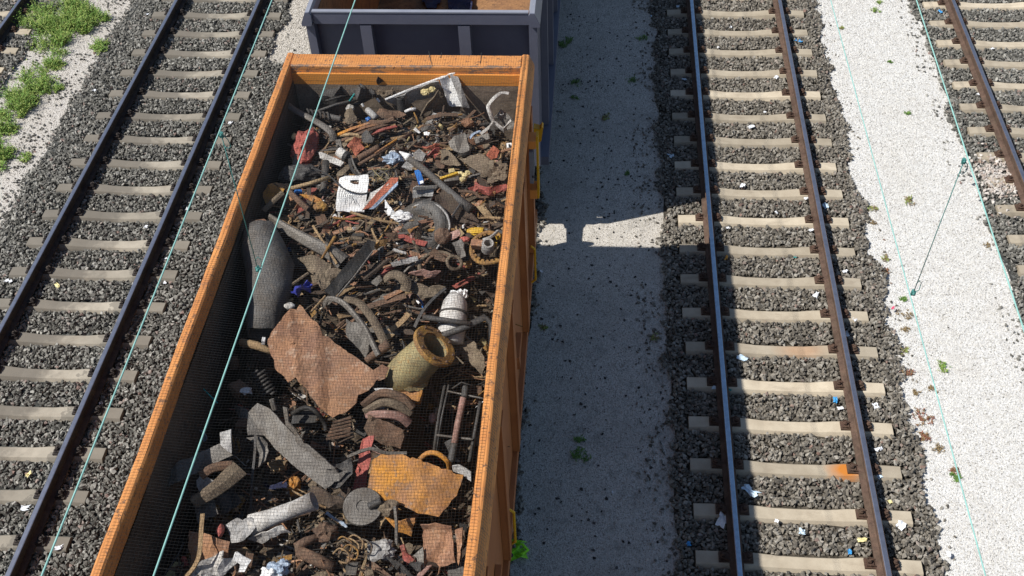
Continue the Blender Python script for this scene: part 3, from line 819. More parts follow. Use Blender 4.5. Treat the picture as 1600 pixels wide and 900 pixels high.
def smoothpath(pts, n=6):
    P = [pts[0]]+list(pts)+[pts[-1]]; out = []
    for i in range(1, len(P)-2):
        for k in range(n):
            t = k/n; a, b, c, d = P[i-1], P[i], P[i+1], P[i+2]
            out.append(.5*((2*b)+(-a+c)*t+(2*a-5*b+4*c-d)*t*t+(-a+3*b-3*c+d)*t**3))
    out.append(P[-2]); return out


def tube(name, cat, label, mat, reg, pts, z, r, n=10, hollow=False, curve=False, dent=0.0, parent=None, squash=1.0):
    p = Q(reg, pts, z)
    if curve: p = smoothpath(p)
    elif len(p) == 2: p = [p[0].lerp(p[1], i/8) for i in range(9)]
    mb = MB()
    rr = r if isinstance(r, (list, tuple)) else [r]*len(p)
    if len(rr) != len(p): rr = [rr[0]+(rr[-1]-rr[0])*i/(len(p)-1) for i in range(len(p))]
    mb.tube(p, rr, n, caps=not hollow, squash=squash)
    if hollow:
        k = len(p)*n
        mb.tube(p, [x*.86 for x in rr], n, caps=False, squash=squash)
        for j in range(n):
            q_ = (j+1) % n
            mb.f.append((j, q_, k+q_, k+j)); e = (len(p)-1)*n
            mb.f.append((e+j, e+q_, k+e+q_, k+e+j))
    dent = max(dent, rr[0]*.12 if n > 6 else 0)
    if dent:
        mb.v = [tuple(Vector(v)+noise.noise_vector(Vector(v)*6)*dent) for v in mb.v]
    return finish(mb, name, cat, label, mat, n > 6, None, parent)


def strip(name, cat, label, mat, reg, pts, z, width, th=.01, wdir=None, curve=True, curl=0.0, parent=None):
    """bent flat bar along a path; width in metres across, optional profile curl"""
    p = Q(reg, pts, z)
    if curve: p = smoothpath(p, 5)
    mb = MB(); n = len(p); vs = []; fs = []; prof = [(-.5, 0), (-.25, 1), (0, 1.3), (.25, 1), (.5, 0)]
    for i in range(n):
        d = (p[min(i+1, n-1)]-p[max(i-1, 0)]).normalized()
        w = Vector(wdir) if wdir else d.cross(Vector((0, 0, 1)))
        w = (w-d*w.dot(d)).normalized(); up = w.cross(d)
        if up.z < 0: up = -up
        ww = width[0]+(width[1]-width[0])*i/(n-1) if isinstance(width, tuple) else width
        for a, b in prof: vs.append(p[i]+w*a*ww+up*(b*curl))
        for a, b in reversed(prof): vs.append(p[i]+w*a*ww+up*(b*curl-th))
    for i in range(n-1):
        for j in range(10):
            k = (j+1) % 10; fs.append((i*10+j, i*10+k, (i+1)*10+k, (i+1)*10+j))
    fs += [tuple(range(10)), tuple((n-1)*10+j for j in range(9, -1, -1))]
    mb.add(vs, fs); return finish(mb, name, cat, label, mat, False, None, parent)


def block(name, cat, label, mat, reg, c, z, size, rot=(0, 0, 0), parent=None, rough=.006):
    M = Matrix.Translation(Q(reg, [c], z)[0]) @ Euler([R(a) for a in rot]).to_matrix().to_4x4()
    a, b, d = (k/2 for k in size); mb = MB()
    bm = bmesh.new(); bmesh.ops.create_cube(bm, size=1)
    bmesh.ops.bevel(bm, geom=bm.edges[:], offset=.06, segments=1, affect='EDGES')
    bmesh.ops.subdivide_edges(bm, edges=[e for e in bm.edges if e.calc_length() > .3], cuts=3, use_grid_fill=True)
    bm.verts.index_update()
    vs = []
    for v in bm.verts:
        w = M @ Vector((v.co.x*size[0], v.co.y*size[1], v.co.z*size[2])); vs.append(w+noise.noise_vector(w*9)*rough)
    mb.add(vs, [tuple(v.index for v in f.verts) for f in bm.faces]); bm.free()
    return finish(mb, name, cat, label, mat, False, None, parent)


def lump(name, cat, label, mat, reg, c, z, size, seed=0, n=3, parent=None, rough=.35):
    ce = Q(reg, [c], z)[0]; bm = bmesh.new(); bmesh.ops.create_icosphere(bm, subdivisions=n, radius=1)
    bm.verts.index_update(); mb = MB(); vs = []
    for v in bm.verts:
        k = 1+rough*noise.noise(v.co*1.8+Vector((seed, 0, seed)))+rough*.5*noise.noise(v.co*5+Vector((seed, seed, 0)))
        vs.append(ce+Vector((v.co.x*size[0]*k, v.co.y*size[1]*k, v.co.z*size[2]*k)))
    mb.add(vs, [tuple(v.index for v in f.verts) for f in bm.faces]); bm.free()
    return finish(mb, name, cat, label, mat, False, None, parent)


def ring(name, cat, label, mat, reg, c, z, Rr, r, nrm=(0, 0, 1), n=28, m=8, arc=1.0, a0=0, flat=1.0, parent=None):
    M = frame(Q(reg, [c], z)[0], nrm, (1, 0, 0)); k = int(n*arc)
    path = [M @ Vector((Rr*math.cos(a0+2*math.pi*i/n), Rr*math.sin(a0+2*math.pi*i/n), 0)) for i in range(k+1)]
    mb = MB(); mb.tube(path, r, m, caps=arc < 1, squash=flat, ref=Vector(nrm)); mb.v = [tuple(Vector(v)+noise.noise_vector(Vector(v)*7)*Rr*.07) for v in mb.v]; return finish(mb, name, cat, label, mat, True, None, parent)


def disc(name, cat, label, mat, reg, c, z, prof, nrm=(0, 0, 1), n=28, parent=None, smooth=False):
    mb = MB(); mb.lathe(prof, frame(Q(reg, [c], z)[0], nrm), n); return finish(mb, name, cat, label, mat, smooth, None, parent)


# the heap itself
def heap_z(x, y):
    t = min(1, max(0, (y-6.3)/1.4)); z = 2.40+.46*t
    if y < 4.7: z += .30*min(1, (4.7-y)/.5)
    hx = min(1, max(0, (x+4.0)/.25)); hy = min(1, max(0, (8.0-y)/.5))*min(1, max(0, (y-4.6)/.4)); z -= .75*hx*hy
    lx = min(1, max(0, (-5.48-x)/.2)); z -= .28*lx
    e = min(1, max(0, (y-9.75)/.35)); z -= .25*e
    if y > 8: z -= .35*min(1, max(0, (x+3.6)/.2))*min(1, max(0, (y-9.3)/.3))
    return z+.10*nz(x, y, 1.9, 2)+.06*nz(x, y, 5, 7)


mb = MB(); xs = np.arange(-5.68, -3.16, .045); ys = np.arange(2.6, 10.2, .045); vs = []; fs = []; ny = len(ys)
for x in xs:
    for y in ys: vs.append((x, y, heap_z(x, y)+.03*nz(x, y, 14, 5)))
for i in range(len(xs)-1):
    for j in range(ny-1): fs.append((i*ny+j, (i+1)*ny+j, (i+1)*ny+j+1, i*ny+j+1))
mb.add(vs, fs); o = mb.build('scrap_dirt', D['dirt'], origin=(0, 0, 0), fix=False); tag(o, kind='stuff')

# loose small fragments nobody could count, one mass per material
FR = {k: MB() for k in ('dkbrown', 'brown', 'mud', 'grey', 'dkgrey', 'black', 'rust', 'tan', 'offwhite', 'red', 'yrust', 'wood', 'foam', 'blue', 'white', 'pink')}
wts = [22, 22, 18, 8, 12, 8, 9, 4, 2.2, 1.6, 4, 4, 1.2, .4, 1.0, 1.5]
rg = random.Random(3); keys = list(FR)


def frag(mb, p, s_):
    k = rg.random(); E_ = Euler((rg.gauss(0, .5), rg.gauss(0, .5), rg.uniform(0, 6.28))).to_matrix()
    if k < .36:      # bent sheet scrap
        a, b = s_*rg.uniform(.5, 1.3), s_*rg.uniform(.25, .8); h = s_*rg.uniform(-.35, .35); t = .006
        up = [Vector((-a, -b, 0)), Vector((0, -b*rg.uniform(.7, 1.2), h)), Vector((a, -b*.8, 0)), Vector((a*.9, b, 0)), Vector((0, b*rg.uniform(.6, 1.2), h)), Vector((-a*.8, b*.9, 0))]
        vs = [p+E_ @ v for v in up]+[p+E_ @ (v-Vector((0, 0, t))) for v in up]
        mb.add(vs, [(0, 1, 4, 5), (1, 2, 3, 4), (6, 11, 10, 7), (7, 10, 9, 8), (0, 6, 7, 1), (1, 7, 8, 2), (2, 8, 9, 3), (3, 9, 10, 4), (4, 10, 11, 5), (5, 11, 6, 0)])
    elif k < .66:    # rod or stick, slightly bent
        l_ = s_*rg.uniform(1.2, 4.0); r_ = rg.uniform(.004, .013)
        pts = [p+E_ @ Vector((l_*(t-.5), s_*.35*math.sin(t*3)*rg.uniform(-1, 1), s_*.15*math.sin(t*4))) for t in (0, .33, .66, 1)]
        mb.tube(pts, r_, 5)
    elif k < .80:    # angle bar
        l_ = s_*rg.uniform(.8, 2.2); w = s_*rg.uniform(.2, .4)
        pr = [(-w, .004), (0, w), (w, .004), (w-.008, 0), (0, w-.012), (-w+.008, 0)]
        mb.prism(pr, lambda a, b, t: p+E_ @ Vector((t, a, b)), [-l_/2, l_/2])
    elif k < .88:    # short hollow pipe
        l_ = s_*rg.uniform(.5, 1.3); r_ = s_*rg.uniform(.15, .3)
        M = frame(p, E_ @ Vector((1, 0, .2))); mb.lathe([(r_, -l_/2), (r_, l_/2), (r_*.8, l_/2), (r_*.8, -l_/2)], M, 8, True)
    else:            # lump
        vs = []
        for x, y, z in ((-1,0,0),(1,0,0),(0,-1,0),(0,1,0),(0,0,-.8),(0,0,.9)): vs.append(p+E_ @ Vector((x, y, z))*s_*rg.uniform(.25, .5))
        mb.add(vs, [(0,2,5),(2,1,5),(1,3,5),(3,0,5),(2,0,4),(1,2,4),(3,1,4),(0,3,4)])


for i in range(7600):
    x, y = rg.uniform(-5.55, -3.2), rg.uniform(2.9, 10.05)
    far = y > 7.2 or y < 4.55
    if not far and rg.random() < .55: continue
    s_ = rg.uniform(.015, .05) if rg.random() < (.6 if far else .75) else rg.uniform(.05, .13)
    frag(FR[rg.choices(keys, wts)[0]], Vector((x, y, heap_z(x, y)+rg.uniform(0, .10 if far else .05))), s_)
keys2 = ['dkbrown','brown','mud','grey','dkgrey','rust','offwhite','wood','tan','red','black','yrust']; wt2 = [14,16,14,9,9,10,3,6,4,2,4,5]
def frag2(mb, p, s_):
    k = rg.random(); E_ = Euler((rg.gauss(0, .4), rg.gauss(0, .4), rg.uniform(0, 6.28))).to_matrix()
    if k < .45:      # bundle of thin bent sticks
        for q in range(rg.choice((1, 1, 2, 3))):
            l_ = s_*rg.uniform(1.6, 4.2); r_ = rg.uniform(.004, .011); off = Vector((rg.gauss(0, .03), rg.gauss(0, .03), rg.uniform(0, .02))); b_ = rg.uniform(-.3, .3); c_ = rg.uniform(-.2, .2)
            mb.tube([p+off+E_ @ Vector((l_*(t-.5), s_*b_*math.sin(t*3.1), s_*c_*math.sin(t*4+1))) for t in (0, .2, .4, .6, .8, 1)], [r_, r_*rg.uniform(.8, 1.3), r_, r_*rg.uniform(.7, 1.3), r_, r_*.7], 5)
    elif k < .75:    # curled torn strip
        n = 9; w = s_*rg.uniform(.12, .4); tw = rg.uniform(-2.2, 2.2); cv = rg.uniform(-1.2, 1.6); l_ = s_*rg.uniform(1.0, 2.6); vs = []; fs = []
        for i in range(n):
            t = i/(n-1); a = tw*t; ww = w*rg.uniform(.7, 1.15)*(1 if 0 < i < n-1 else .5)
            c = Vector((l_*(t-.5), s_*.4*math.sin(cv*t*2), s_*.45*math.sin(cv*t*1.7))); d = Vector((0, math.cos(a), math.sin(a)))
            vs += [p+E_ @ (c-d*ww), p+E_ @ (c+d*ww), p+E_ @ (c+d*ww-Vector((0, 0, .006))), p+E_ @ (c-d*ww-Vector((0, 0, .006)))]
            if i: fs += [((i-1)*4+j, (i-1)*4+(j+1) % 4, i*4+(j+1) % 4, i*4+j) for j in range(4)]
        mb.add(vs, fs)
    else:            # jagged folded sheet
        m = rg.randint(5, 8); top = []
        for i in range(m):
            a = 6.283*i/m; q = s_*rg.uniform(.45, 1.1); top.append(Vector((q*math.cos(a), q*.7*math.sin(a), s_*rg.uniform(-.25, .3))))
        c = Vector((0, 0, s_*rg.uniform(-.2, .35))); dn = Vector((0, 0, .007))
        vs = [p+E_ @ v for v in top]+[p+E_ @ c]+[p+E_ @ (v-dn) for v in top]+[p+E_ @ (c-dn)]
        fs = [(i, (i+1) % m, m) for i in range(m)]+[((i+1) % m+m+1, i+m+1, 2*m+1) for i in range(m)]+[(i, i+m+1, (i+1) % m+m+1, (i+1) % m) for i in range(m)]
        mb.add(vs, fs)
for i in range(900):
    x, y = rg.uniform(-5.5, -3.25), rg.uniform(3.0, 10.0)
    far = y > 7.0
    if not far and rg.random() < .45: continue
    s_ = rg.uniform(.06, .15)
    frag2(FR[rg.choices(keys2, wt2)[0]], Vector((x, y, heap_z(x, y)+rg.uniform(.0, .09 if far else .06))), s_)
for i in range(150):       # bigger torn plates and strips filling the near half
    x, y = rg.uniform(-5.45, -3.35), rg.uniform(3.3, 7.2)
    frag2(FR[rg.choices(['dkbrown','brown','dkgrey','mud','grey','rust','black'], [8,8,6,6,3,3,5])[0]], Vector((x, y, heap_z(x, y)+rg.uniform(.02, .14))), rg.uniform(.10, .22))
for i in range(260):
    x, y = rg.uniform(-5.45, -3.3), rg.uniform(6.6, 9.9); l_ = rg.uniform(.18, .55); a = rg.gauss(.35, .6); t_ = rg.gauss(0, .18); p = Vector((x, y, heap_z(x, y)+rg.uniform(.04, .13)))
    d = Vector((math.cos(a), math.sin(a), t_)).normalized(); q = Vector((-d.y, d.x, 0)); b_ = rg.uniform(-.05, .05)
    mb = FR[rg.choices(['brown','yrust','wood','dkbrown','rust','grey','red','tan','offwhite'], [8,5,6,8,7,4,2,3,1])[0]]
    if rg.random() < .55: mb.tube([p+d*(l_*(t-.5))+q*b_*math.sin(t*3.1) for t in (0, .25, .5, .75, 1)], rg.uniform(.006, .014), 6)
    else:
        w = rg.uniform(.012, .035); u_ = q.cross(d)
        mb.prism([(-w, -.004), (w, -.004), (w, .004), (-w, .004)], lambda a_, b2, t: p+d*(l_*(t-.5))+q*(a_+b_*math.sin(t*3.1))+u_*b2, [0, .25, .5, .75, 1])
for k, mb in FR.items():
    if mb.v: tag(mb.build('scrap_fragments', D[k], origin=(0, 0, 0), fix=False), kind='stuff')
n = 15000; px = RNG.uniform(-5.55, -3.2, n); py = RNG.uniform(2.9, 10.1, n)
keep = (py > 7.0) | (py < 4.6) | (RNG.uniform(0, 1, n) < .3); px, py = px[keep], py[keep]
pz = np.array([heap_z(a, b) for a, b in zip(px, py)])+RNG.uniform(0, .05, len(px))
M_clod = stone_mat('dirt_clod', [(0, (.05,.036,.025)), (.5, (.125,.092,.06)), (.85, (.22,.17,.115)), (.93, (.36,.30,.22)), (.97, (.6,.56,.5)), (1, (.16,.08,.05))])
scatter('dirt_clods', np.stack([px, py, pz], 1), RNG.uniform(.012, .05, len(px)), M_clod, .8, 1.0, 7, 81)

# ------------------------------------------------------------------ scrap pieces one can point at
ZF = 3.0
# --- far end of the heap
o = sheet('folded_sheet', 'metal panel', 'long grey folded panel leaning against the far end of the wagon', 'palegrey', 'F', [(-120,545,2.96),(470,325,3.17),(520,470,2.93),(40,610,2.82)], 3, .012, .012, .004)
tube('panel_lip', None, None, 'white', 'F', [(-130,545),(220,400),(655,240)], [2.975, 3.08, 3.235], .012, 6, parent=o)
o = sheet('folded_sheet', 'metal panel', 'white folded panel with dirty face standing at the far end of the heap', 'white', 'F', [(478,318,3.16),(590,262,3.22),(735,632,2.86),(590,628,2.84)], 3, .012, .012, .004)
sheet('panel_flange', None, None, 'palegrey', 'F', [(592,262,3.222),(662,240,3.23),(720,370,3.12),(820,640,2.84),(738,634,2.862)], 3, .01, .008, .003, parent=o)
sheet('steel_plate', 'metal plate', 'small brown plate on edge between the two pale panels', 'mud', 'F', [(260,720,2.86),(465,415,3.10),(520,480,3.02),(500,590,2.88),(330,690,2.82)], 3, .012, .012, .004)
for c, z, sz, sd in (((320,460),3.06,(.05,.04,.035),1), ((400,430),3.08,(.04,.035,.03),2)):
    lump('foam_lump', 'foam', 'pale yellow foam lump on the grey panel, '+('the left of the two' if sd == 1 else 'the right of the two'), 'foam', 'F', c, z, sz, sd)
strip('metal_ribbon', 'metal strip', 'white curled metal ribbon standing up near the far right corner', 'offwhite', 'F', [(1262,472),(1170,468),(1075,545),(1030,620),(1055,710),(1072,790),(1030,860),(940,930)], [3.2,3.22,3.18,3.12,3.05,2.98,2.9,2.86], .045, .006, curl=.006)
o = sheet('bracket', 'bracket', 'dirty beige steel bracket with a hole beside the right rim', 'grey', 'F', [(1085,745,2.95),(1172,650,3.02),(1325,760,2.94),(1330,860,2.86),(1200,900,2.80),(1040,870,2.84)], 3, .014, .03, .006)
ring('bolt_hole', None, None, 'palegrey', 'F', (1178,700), 3.0, .022, .006, (.2,-.2,1), 14, 5, parent=o)
sheet('bracket_rib', None, None, 'offwhite', 'F', [(1090,780,2.99),(1200,880,2.93),(1275,770,2.99),(1290,800,2.97),(1200,930,2.86),(1110,830,2.94)], 3, .01, .02, .005, parent=o)
lump('stone_chunk', 'chunk', 'orange brown broken chunk on the dirt below the white folded panel', 'rust', 'F', (795,810), 2.9, (.07,.05,.045), 3, 2)
block('steel_box', 'box', 'dark grey crumpled box in the far left of the heap', 'dkgrey', 'E', (860,495), 2.90, (.26,.17,.14), (12,-18,-22), rough=.03)
o = sheet('rubber_sheet', 'rubber sheet', 'dark folded rubber sheet lying against the far wall', 'dkgrey', 'E', [(1060,420,3.02),(1180,375,3.08),(1290,430,3.05),(1340,490,2.98),(1250,560,2.92),(1110,545,2.92)], 3, .03, .10, .02, 5)
for i, (a, b) in enumerate((((1170,380),(1230,440)), ((1290,430),(1330,520)))):
    strip('rubber_fold', None, None, 'dkgrey', 'E', [a, ((a[0]+b[0])/2+20, (a[1]+b[1])/2), b], [3.08, 3.06, 2.99], .05, .02, curl=.015, parent=o)
sheet('steel_fin', 'metal plate', 'dark rust triangular fin sticking up at the far wall', 'dkbrown', 'E', [(1345,330,3.10),(1372,285,3.16),(1550,410,2.98),(1530,440,2.93),(1400,445,2.94)], 3, .012, .02, .006)
lump('casting', 'casting', 'brown hollow casting shaped like a skull at the far wall', 'mud', 'E', (1440,500), 2.96, (.10,.06,.065), 5, 3, rough=.7)
lump('casting', 'casting', 'narrow brown casting just right of the skull shaped one', 'mud', 'E', (1535,475), 2.97, (.03,.05,.05), 8, 3, rough=.5)
tube('steel_bar', 'bar', 'long dark bar lying across the far left of the heap', 'dkgrey', 'E', [(650,690),(900,600),(1190,530)], [2.90,2.93,2.98], .016, 8)
tube('steel_bar', 'bar', 'thick dark bar end below the folded rubber sheet', 'dkgrey', 'E', [(1090,620),(1200,560),(1330,490)], [2.88,2.92,2.97], .026, 8)
tube('steel_bar', 'bar', 'dark bar resting on the dark grey crumpled box', 'black', 'E', [(780,560),(960,510),(1060,500)], [2.97,2.97,2.95], .014, 8)
tube('plastic_rod', 'rod', 'short teal rod leaning on the dark bars at the far left', 'teal', 'E', [(1050,560),(1125,455)], [2.97,3.05], .008, 6)
for i in range(6):
    tube('spring_rib', 'spring rib', f'dark curved rib of a broken spring, {ORD[i+1]} from the left beside the grey twisted bar', 'dkgrey', 'E',
         [(535+i*46,680+i*6),(575+i*46,655+i*8),(600+i*44,700+i*12),(590+i*46,740+i*8)], [2.9,2.96,2.93,2.86], .012, 6, curve=True)
strip('twisted_bar', 'metal strip', 'long grey twisted flat bar hanging out of the heap at the far left', 'grey', 'E', [(285,540),(420,650),(600,745),(760,840),(850,920),(870,1010)], [3.0,2.97,2.95,2.96,2.95,2.88], .075, .012, curl=.012)
lump('dented_drum', 'drum', 'faded red dented drum half in shadow at the left wall', 'red', 'G', (560,200), 2.84, (.14,.25,.17), 4, 4, rough=.3)
lump('foam_lump', 'foam', 'dirty yellow lump beside the red dented drum', 'foam', 'G', (430,60), 2.95, (.03,.05,.03), 6, 2)
sheet('steel_plate', 'metal plate', 'grey brown plate under the red dented drum, half in shadow', 'grey', 'G', [(440,170,2.95),(500,250,2.90),(520,390,2.82),(400,420,2.84)], 3, .012, .02)
sheet('white_board', 'board', 'narrow white board lying below the red dented drum', 'offwhite', 'G', [(700,235,2.96),(735,228,2.97),(990,345,2.93),(945,395,2.90),(715,300,2.93)], 3, .02, .006, .004)
o = tube('canister', 'can', 'small dusty canister with a dark lid in the middle of the heap', 'offwhite', 'G', [(935,230),(1010,280)], [2.97,2.96], .052, 14)
tube('lid', None, None, 'black', 'G', [(1000,272),(1035,295)], [2.962,2.955], .056, 14, parent=o)
sheet('brick_chunk', 'plate', 'bright red broken plate beside the dusty canister', 'brick', 'G', [(1010,175,2.93),(1130,95,2.99),(1190,110,2.97),(1230,200,2.94),(1130,290,2.90)], 3, .03, .03, .01)
sheet('steel_plate', 'metal plate', 'dark square plate above the bright red broken plate', 'dkgrey', 'A', [(588,470,2.96),(622,445,2.99),(668,490,2.95),(652,516,2.92),(600,510,2.92)], 3, .012, .01)
sheet('steel_plate', 'metal plate', 'flat brown sheet with curled lower edge in the far middle', 'brown', 'E', [(1345,680,2.94),(1390,620,2.98),(1600,640,2.93),(1690,720,2.9),(1560,760,2.90),(1380,770,2.90)], 3, .01, .045, .01)
strip('curved_strip', 'metal strip', 'brown curled strip along the edge of the flat brown sheet', 'brown', 'E', [(1280,800),(1420,800),(1510,775),(1560,750)], [2.93,2.95,2.97,3.0], .05, .008, curl=.02)
tube('black_pipe', 'pipe', 'short black upright pipe at the left end of the pale grey panel', 'black', 'F', [(40,520),(55,690)], [3.02,2.86], .045, 12, True)
for i, (a, b, mt, lb) in enumerate((
    ((430,480),(645,400),'orange','orange rusty slat, upper left of the bundle of rusty slats'),
    ((480,500),(790,392),'brown','long brown slat in the bundle of rusty slats'),
    ((520,460),(700,405),'rust','rusty slat lying across the bundle of slats, the shortest'),
    ((650,462),(790,420),'red','red painted slat at the right end of the bundle of slats'),
    ((470,470),(580,470),'tan','tan wooden slat at the left end of the bundle of slats'),
    ((500,505),(600,480),'wood','pale wooden slat lowest in the bundle of slats'))):
    strip('slat', 'slat', lb, mt, 'A', [a, ((a[0]+b[0])/2, (a[1]+b[1])/2-6), b], [2.9,2.95,2.93], .04, .015, curve=False)
tube('steel_bar', 'bar', 'long rust brown bar crossing the middle of the heap towards upper right', 'brown', 'A', [(575,640),(720,555),(880,455)], [2.93,2.96,2.97], .018, 8)
tube('steel_pipe', 'pipe', 'rusty pipe stub just below the long rust brown bar', 'brown', 'G', [(1150,310),(1380,180)], [2.93,2.97], .035, 10, True)
tube('steel_bar', 'bar', 'thin orange rusty rod beside the rusty pipe stub', 'orange', 'G', [(1340,250),(1584,90)], [2.96,2.99], .011, 6)
ring('hook', 'hook', 'brown bent hook in the middle of the heap', 'mud', 'A', (820,520), 2.95, .055, .015, (.3,-.5,1), 20, 6, .7, .6)
strip('bent_tube', 'metal strip', 'dark bent loop of flat bar above the white slotted panel', 'dkgrey', 'G', [(1050,260),(1060,380),(1100,450),(1160,500)], [2.97,2.95,2.93,2.9], .03, .012)
strip('bent_tube', 'metal strip', 'pale bent flat bar right above the white slotted panel', 'grey', 'G', [(1070,270),(1095,360),(1130,430),(1180,490)], [2.99,2.97,2.95,2.93], .016, .012)
# white slotted panel: four faces round the slot
o = sheet('slotted_panel', 'plastic panel', 'bright white panel with a dark rectangular slot, cracks across it', 'white', 'G', [(940,520,2.95),(1000,505,2.96),(1062,540,2.96),(1058,580,2.955),(1155,595,2.955),(1165,545,2.965),(1160,505,2.97),(1270,485,2.98),(1262,620,2.965),(1240,760,2.945),(1215,900,2.92),(905,900,2.90),(900,800,2.91)], 3, .014, .008, .003)
sheet('panel_strip', None, None, 'white', 'G', [(990,503,2.972),(1172,500,2.982),(1172,548,2.966),(1056,550,2.962),(995,540,2.962)], 3, .014, .004, .002, parent=o)
strip('cable', 'cable', 'thin dark wire draped over the bright white slotted panel', 'dkgrey', 'G', [(620,410),(740,450),(850,520),(940,610),(1050,670),(1180,700),(1300,680)], [3.0,3.0,2.99,2.98,2.975,2.97,2.97], .012, .008)
for i in range(9):
    tube('twig', 'wire', f'short thin wire hanging down the white slotted panel, {ORD[i+1]} from the left', 'black', 'G', [(960+i*28,640+i*6),(940+i*26-i*i,700+i*5),(930+i*24,760+(i*37)%60)], [2.985,2.975,2.965], .0022, 4)
sheet('grey_board', 'board', 'red and white striped strip leaning beside the white slotted panel', 'brick', 'G', [(1190,895,2.95),(1520,520,3.02),(1600,520,3.02),(1590,580,3.0),(1290,870,2.94)], 3, .012, .006, .003)
sheet('white_board', 'board', 'white narrow strip along the lower edge of the red striped strip', 'paleblue', 'G', [(1265,890,2.965),(1595,560,3.02),(1600,600,3.015),(1320,880,2.955)], 3, .012, .006, .003)
sheet('white_board', 'board', 'speckled pale board on the upper side of the red striped strip', 'offwhite', 'G', [(1225,830,2.93),(1290,700,2.98),(1500,560,3.01),(1500,590,3.01),(1210,880,2.93)], 3, .012, .01, .006)
for i in range(26):
    r1, r2 = random.Random(i), random.Random(i+99)
    a = (1290+r1.random()*290, 400+r1.random()*220); b = (1290+r2.random()*300, 400+r2.random()*220); c = ((a[0]+b[0])/2+r1.uniform(-50, 50), (a[1]+b[1])/2+r2.uniform(-40, 40))
    if i == 0: cage = empty('wire_tangle', Q('G', [(1440,500)], 2.92)[0], 'grey green tangle of thin wires right of the white slotted panel', 'wire tangle')
    tube('wire', None, None, 'grey' if i % 3 else 'olive', 'G', [a, c, b], [2.92,2.97+r1.random()*.04,2.93], .005, 5, curve=True, parent=cage)
lump('mesh_roll', 'mesh roll', 'dark grey mesh roll flattened at the left wall', 'dkgrey', 'G', (500,500), 2.84, (.21,.12,.12), 9, 4, rough=.3)
tube('steel_pipe', 'pipe', 'long tan rusty pipe in front of the dark grey mesh roll', 'tan', 'G', [(370,650),(600,590),(840,515)], [2.95,2.97,2.97], .022, 10)
tube('steel_pipe', 'pipe', 'blue grey upright pipe below the narrow white board', 'pipe', 'G', [(785,340),(770,600),(745,740)], [2.93,2.85,2.78], .038, 12, True)
sheet('curled_sheet', 'metal sheet', 'orange rusty curled sheet at the left wall', 'yrust', 'G', [(60,680,2.98),(140,600,3.02),(230,575,3.0),(330,640,2.96),(200,780,2.93),(110,840,2.9)], 3, .012, .06, .008)
sheet('curled_sheet', 'metal sheet', 'dark hollow side of the orange curled sheet at the left wall', 'dkbrown', 'G', [(140,605,2.99),(240,580,2.99),(400,600,2.94),(330,660,2.92),(200,680,2.92)], 3, .012, .03, .008)
strip('steel_angle', 'angle bar', 'rusty angle bar running down left from the tan rusty pipe', 'mud', 'G', [(80,895),(190,790),(300,690)], [2.93,2.97,3.0], .06, .012, curl=.02)
strip('steel_angle', 'angle bar', 'brown angle bar below the blue grey upright pipe', 'brown', 'G', [(370,665),(480,780),(590,880)], [2.98,2.97,2.94], .06, .012, curl=.025)
sheet('steel_plate', 'metal plate', 'orange brown plate right of the brown angle bar', 'orange', 'G', [(500,700,2.94),(560,690,2.95),(740,770,2.93),(760,810,2.9),(620,790,2.9)], 3, .012, .02)
lump('stone_chunk', 'chunk', 'orange rusty lump left of the white slotted panel', 'yrust', 'G', (720,850), 2.88, (.07,.06,.05), 12, 3)
block('steel_box', 'box', 'small blue dented box in the shade below the tan rusty pipe', 'blue', 'G', (475,690), 2.86, (.07,.05,.05), (10,20,30))
# --- middle right of the far heap
sheet('patterned_block', 'metal box', 'brown grey plate with a grid pattern in the right half', 'grey', 'H', [(580,120,2.98),(640,50,3.03),(770,25,3.02),(830,230,2.95),(690,270,2.91),(600,180,2.95)], 3, .05, .02, .006)
sheet('steel_plate', 'metal plate', 'brown tall plate left of the grid patterned plate', 'mud', 'H', [(490,200,2.97),(560,195,2.98),(715,370,2.93),(690,400,2.9),(485,350,2.9)], 3, .012, .03)
sheet('covered_plate', 'metal plate', 'wide brown plate covered with dirt along the right side', 'mud', 'H', [(700,300,2.93),(940,250,2.98),(1230,440,2.96),(1255,600,2.91),(1170,590,2.89),(1040,540,2.9),(860,420,2.9)], 3, .015, .03, .01)
lump('rubble_pile', 'rubble', 'mound of tan crumbs on the wide dirty plate', 'mud', 'H', (1100,450), 2.94, (.13,.13,.03), 4, 4, rough=.6)
sheet('scrap_plate', 'metal plate', 'coral red bent plate near the right rim', 'brick', 'H', [(1000,270,2.95),(1085,160,3.03),(1150,215,3.0),(1130,300,2.94),(1060,320,2.92)], 3, .015, .03, .006)
sheet('crumpled_sheet', 'metal sheet', 'crumpled red car panel touching the right rim', 'red', 'H', [(800,640,2.92),(880,580,2.96),(1000,610,2.97),(1245,620,2.98),(1240,660,2.95),(1110,710,2.9),(990,700,2.9),(840,690,2.88)], 3, .012, .09, .012, 6)
sheet('crumpled_sheet', 'metal sheet', 'orange inner side of the crumpled red panel', 'orange', 'H', [(1005,690,2.93),(1110,680,2.94),(1100,735,2.89),(1010,730,2.88)], 3, .012, .02)
strip('curved_strip', 'metal strip', 'thin rusty strip below the crumpled red car panel', 'brown', 'H', [(690,670),(850,680),(950,740),(1100,720)], [2.93,2.93,2.9,2.9], .03, .008)
o = tube('exhaust_pipe', 'pipe', 'long dark pipe with a shiny white end slanting across the right half', 'pipe', 'H', [(140,310),(300,430),(520,620),(680,760),(840,880)], [3.05,3.03,2.99,2.95,2.92], [.032,.036,.034,.042,.05], 14)
tube('pipe_tip', None, None, 'white', 'H', [(30,230),(140,300)], [3.06,3.05], [.008,.045], 12, parent=o)
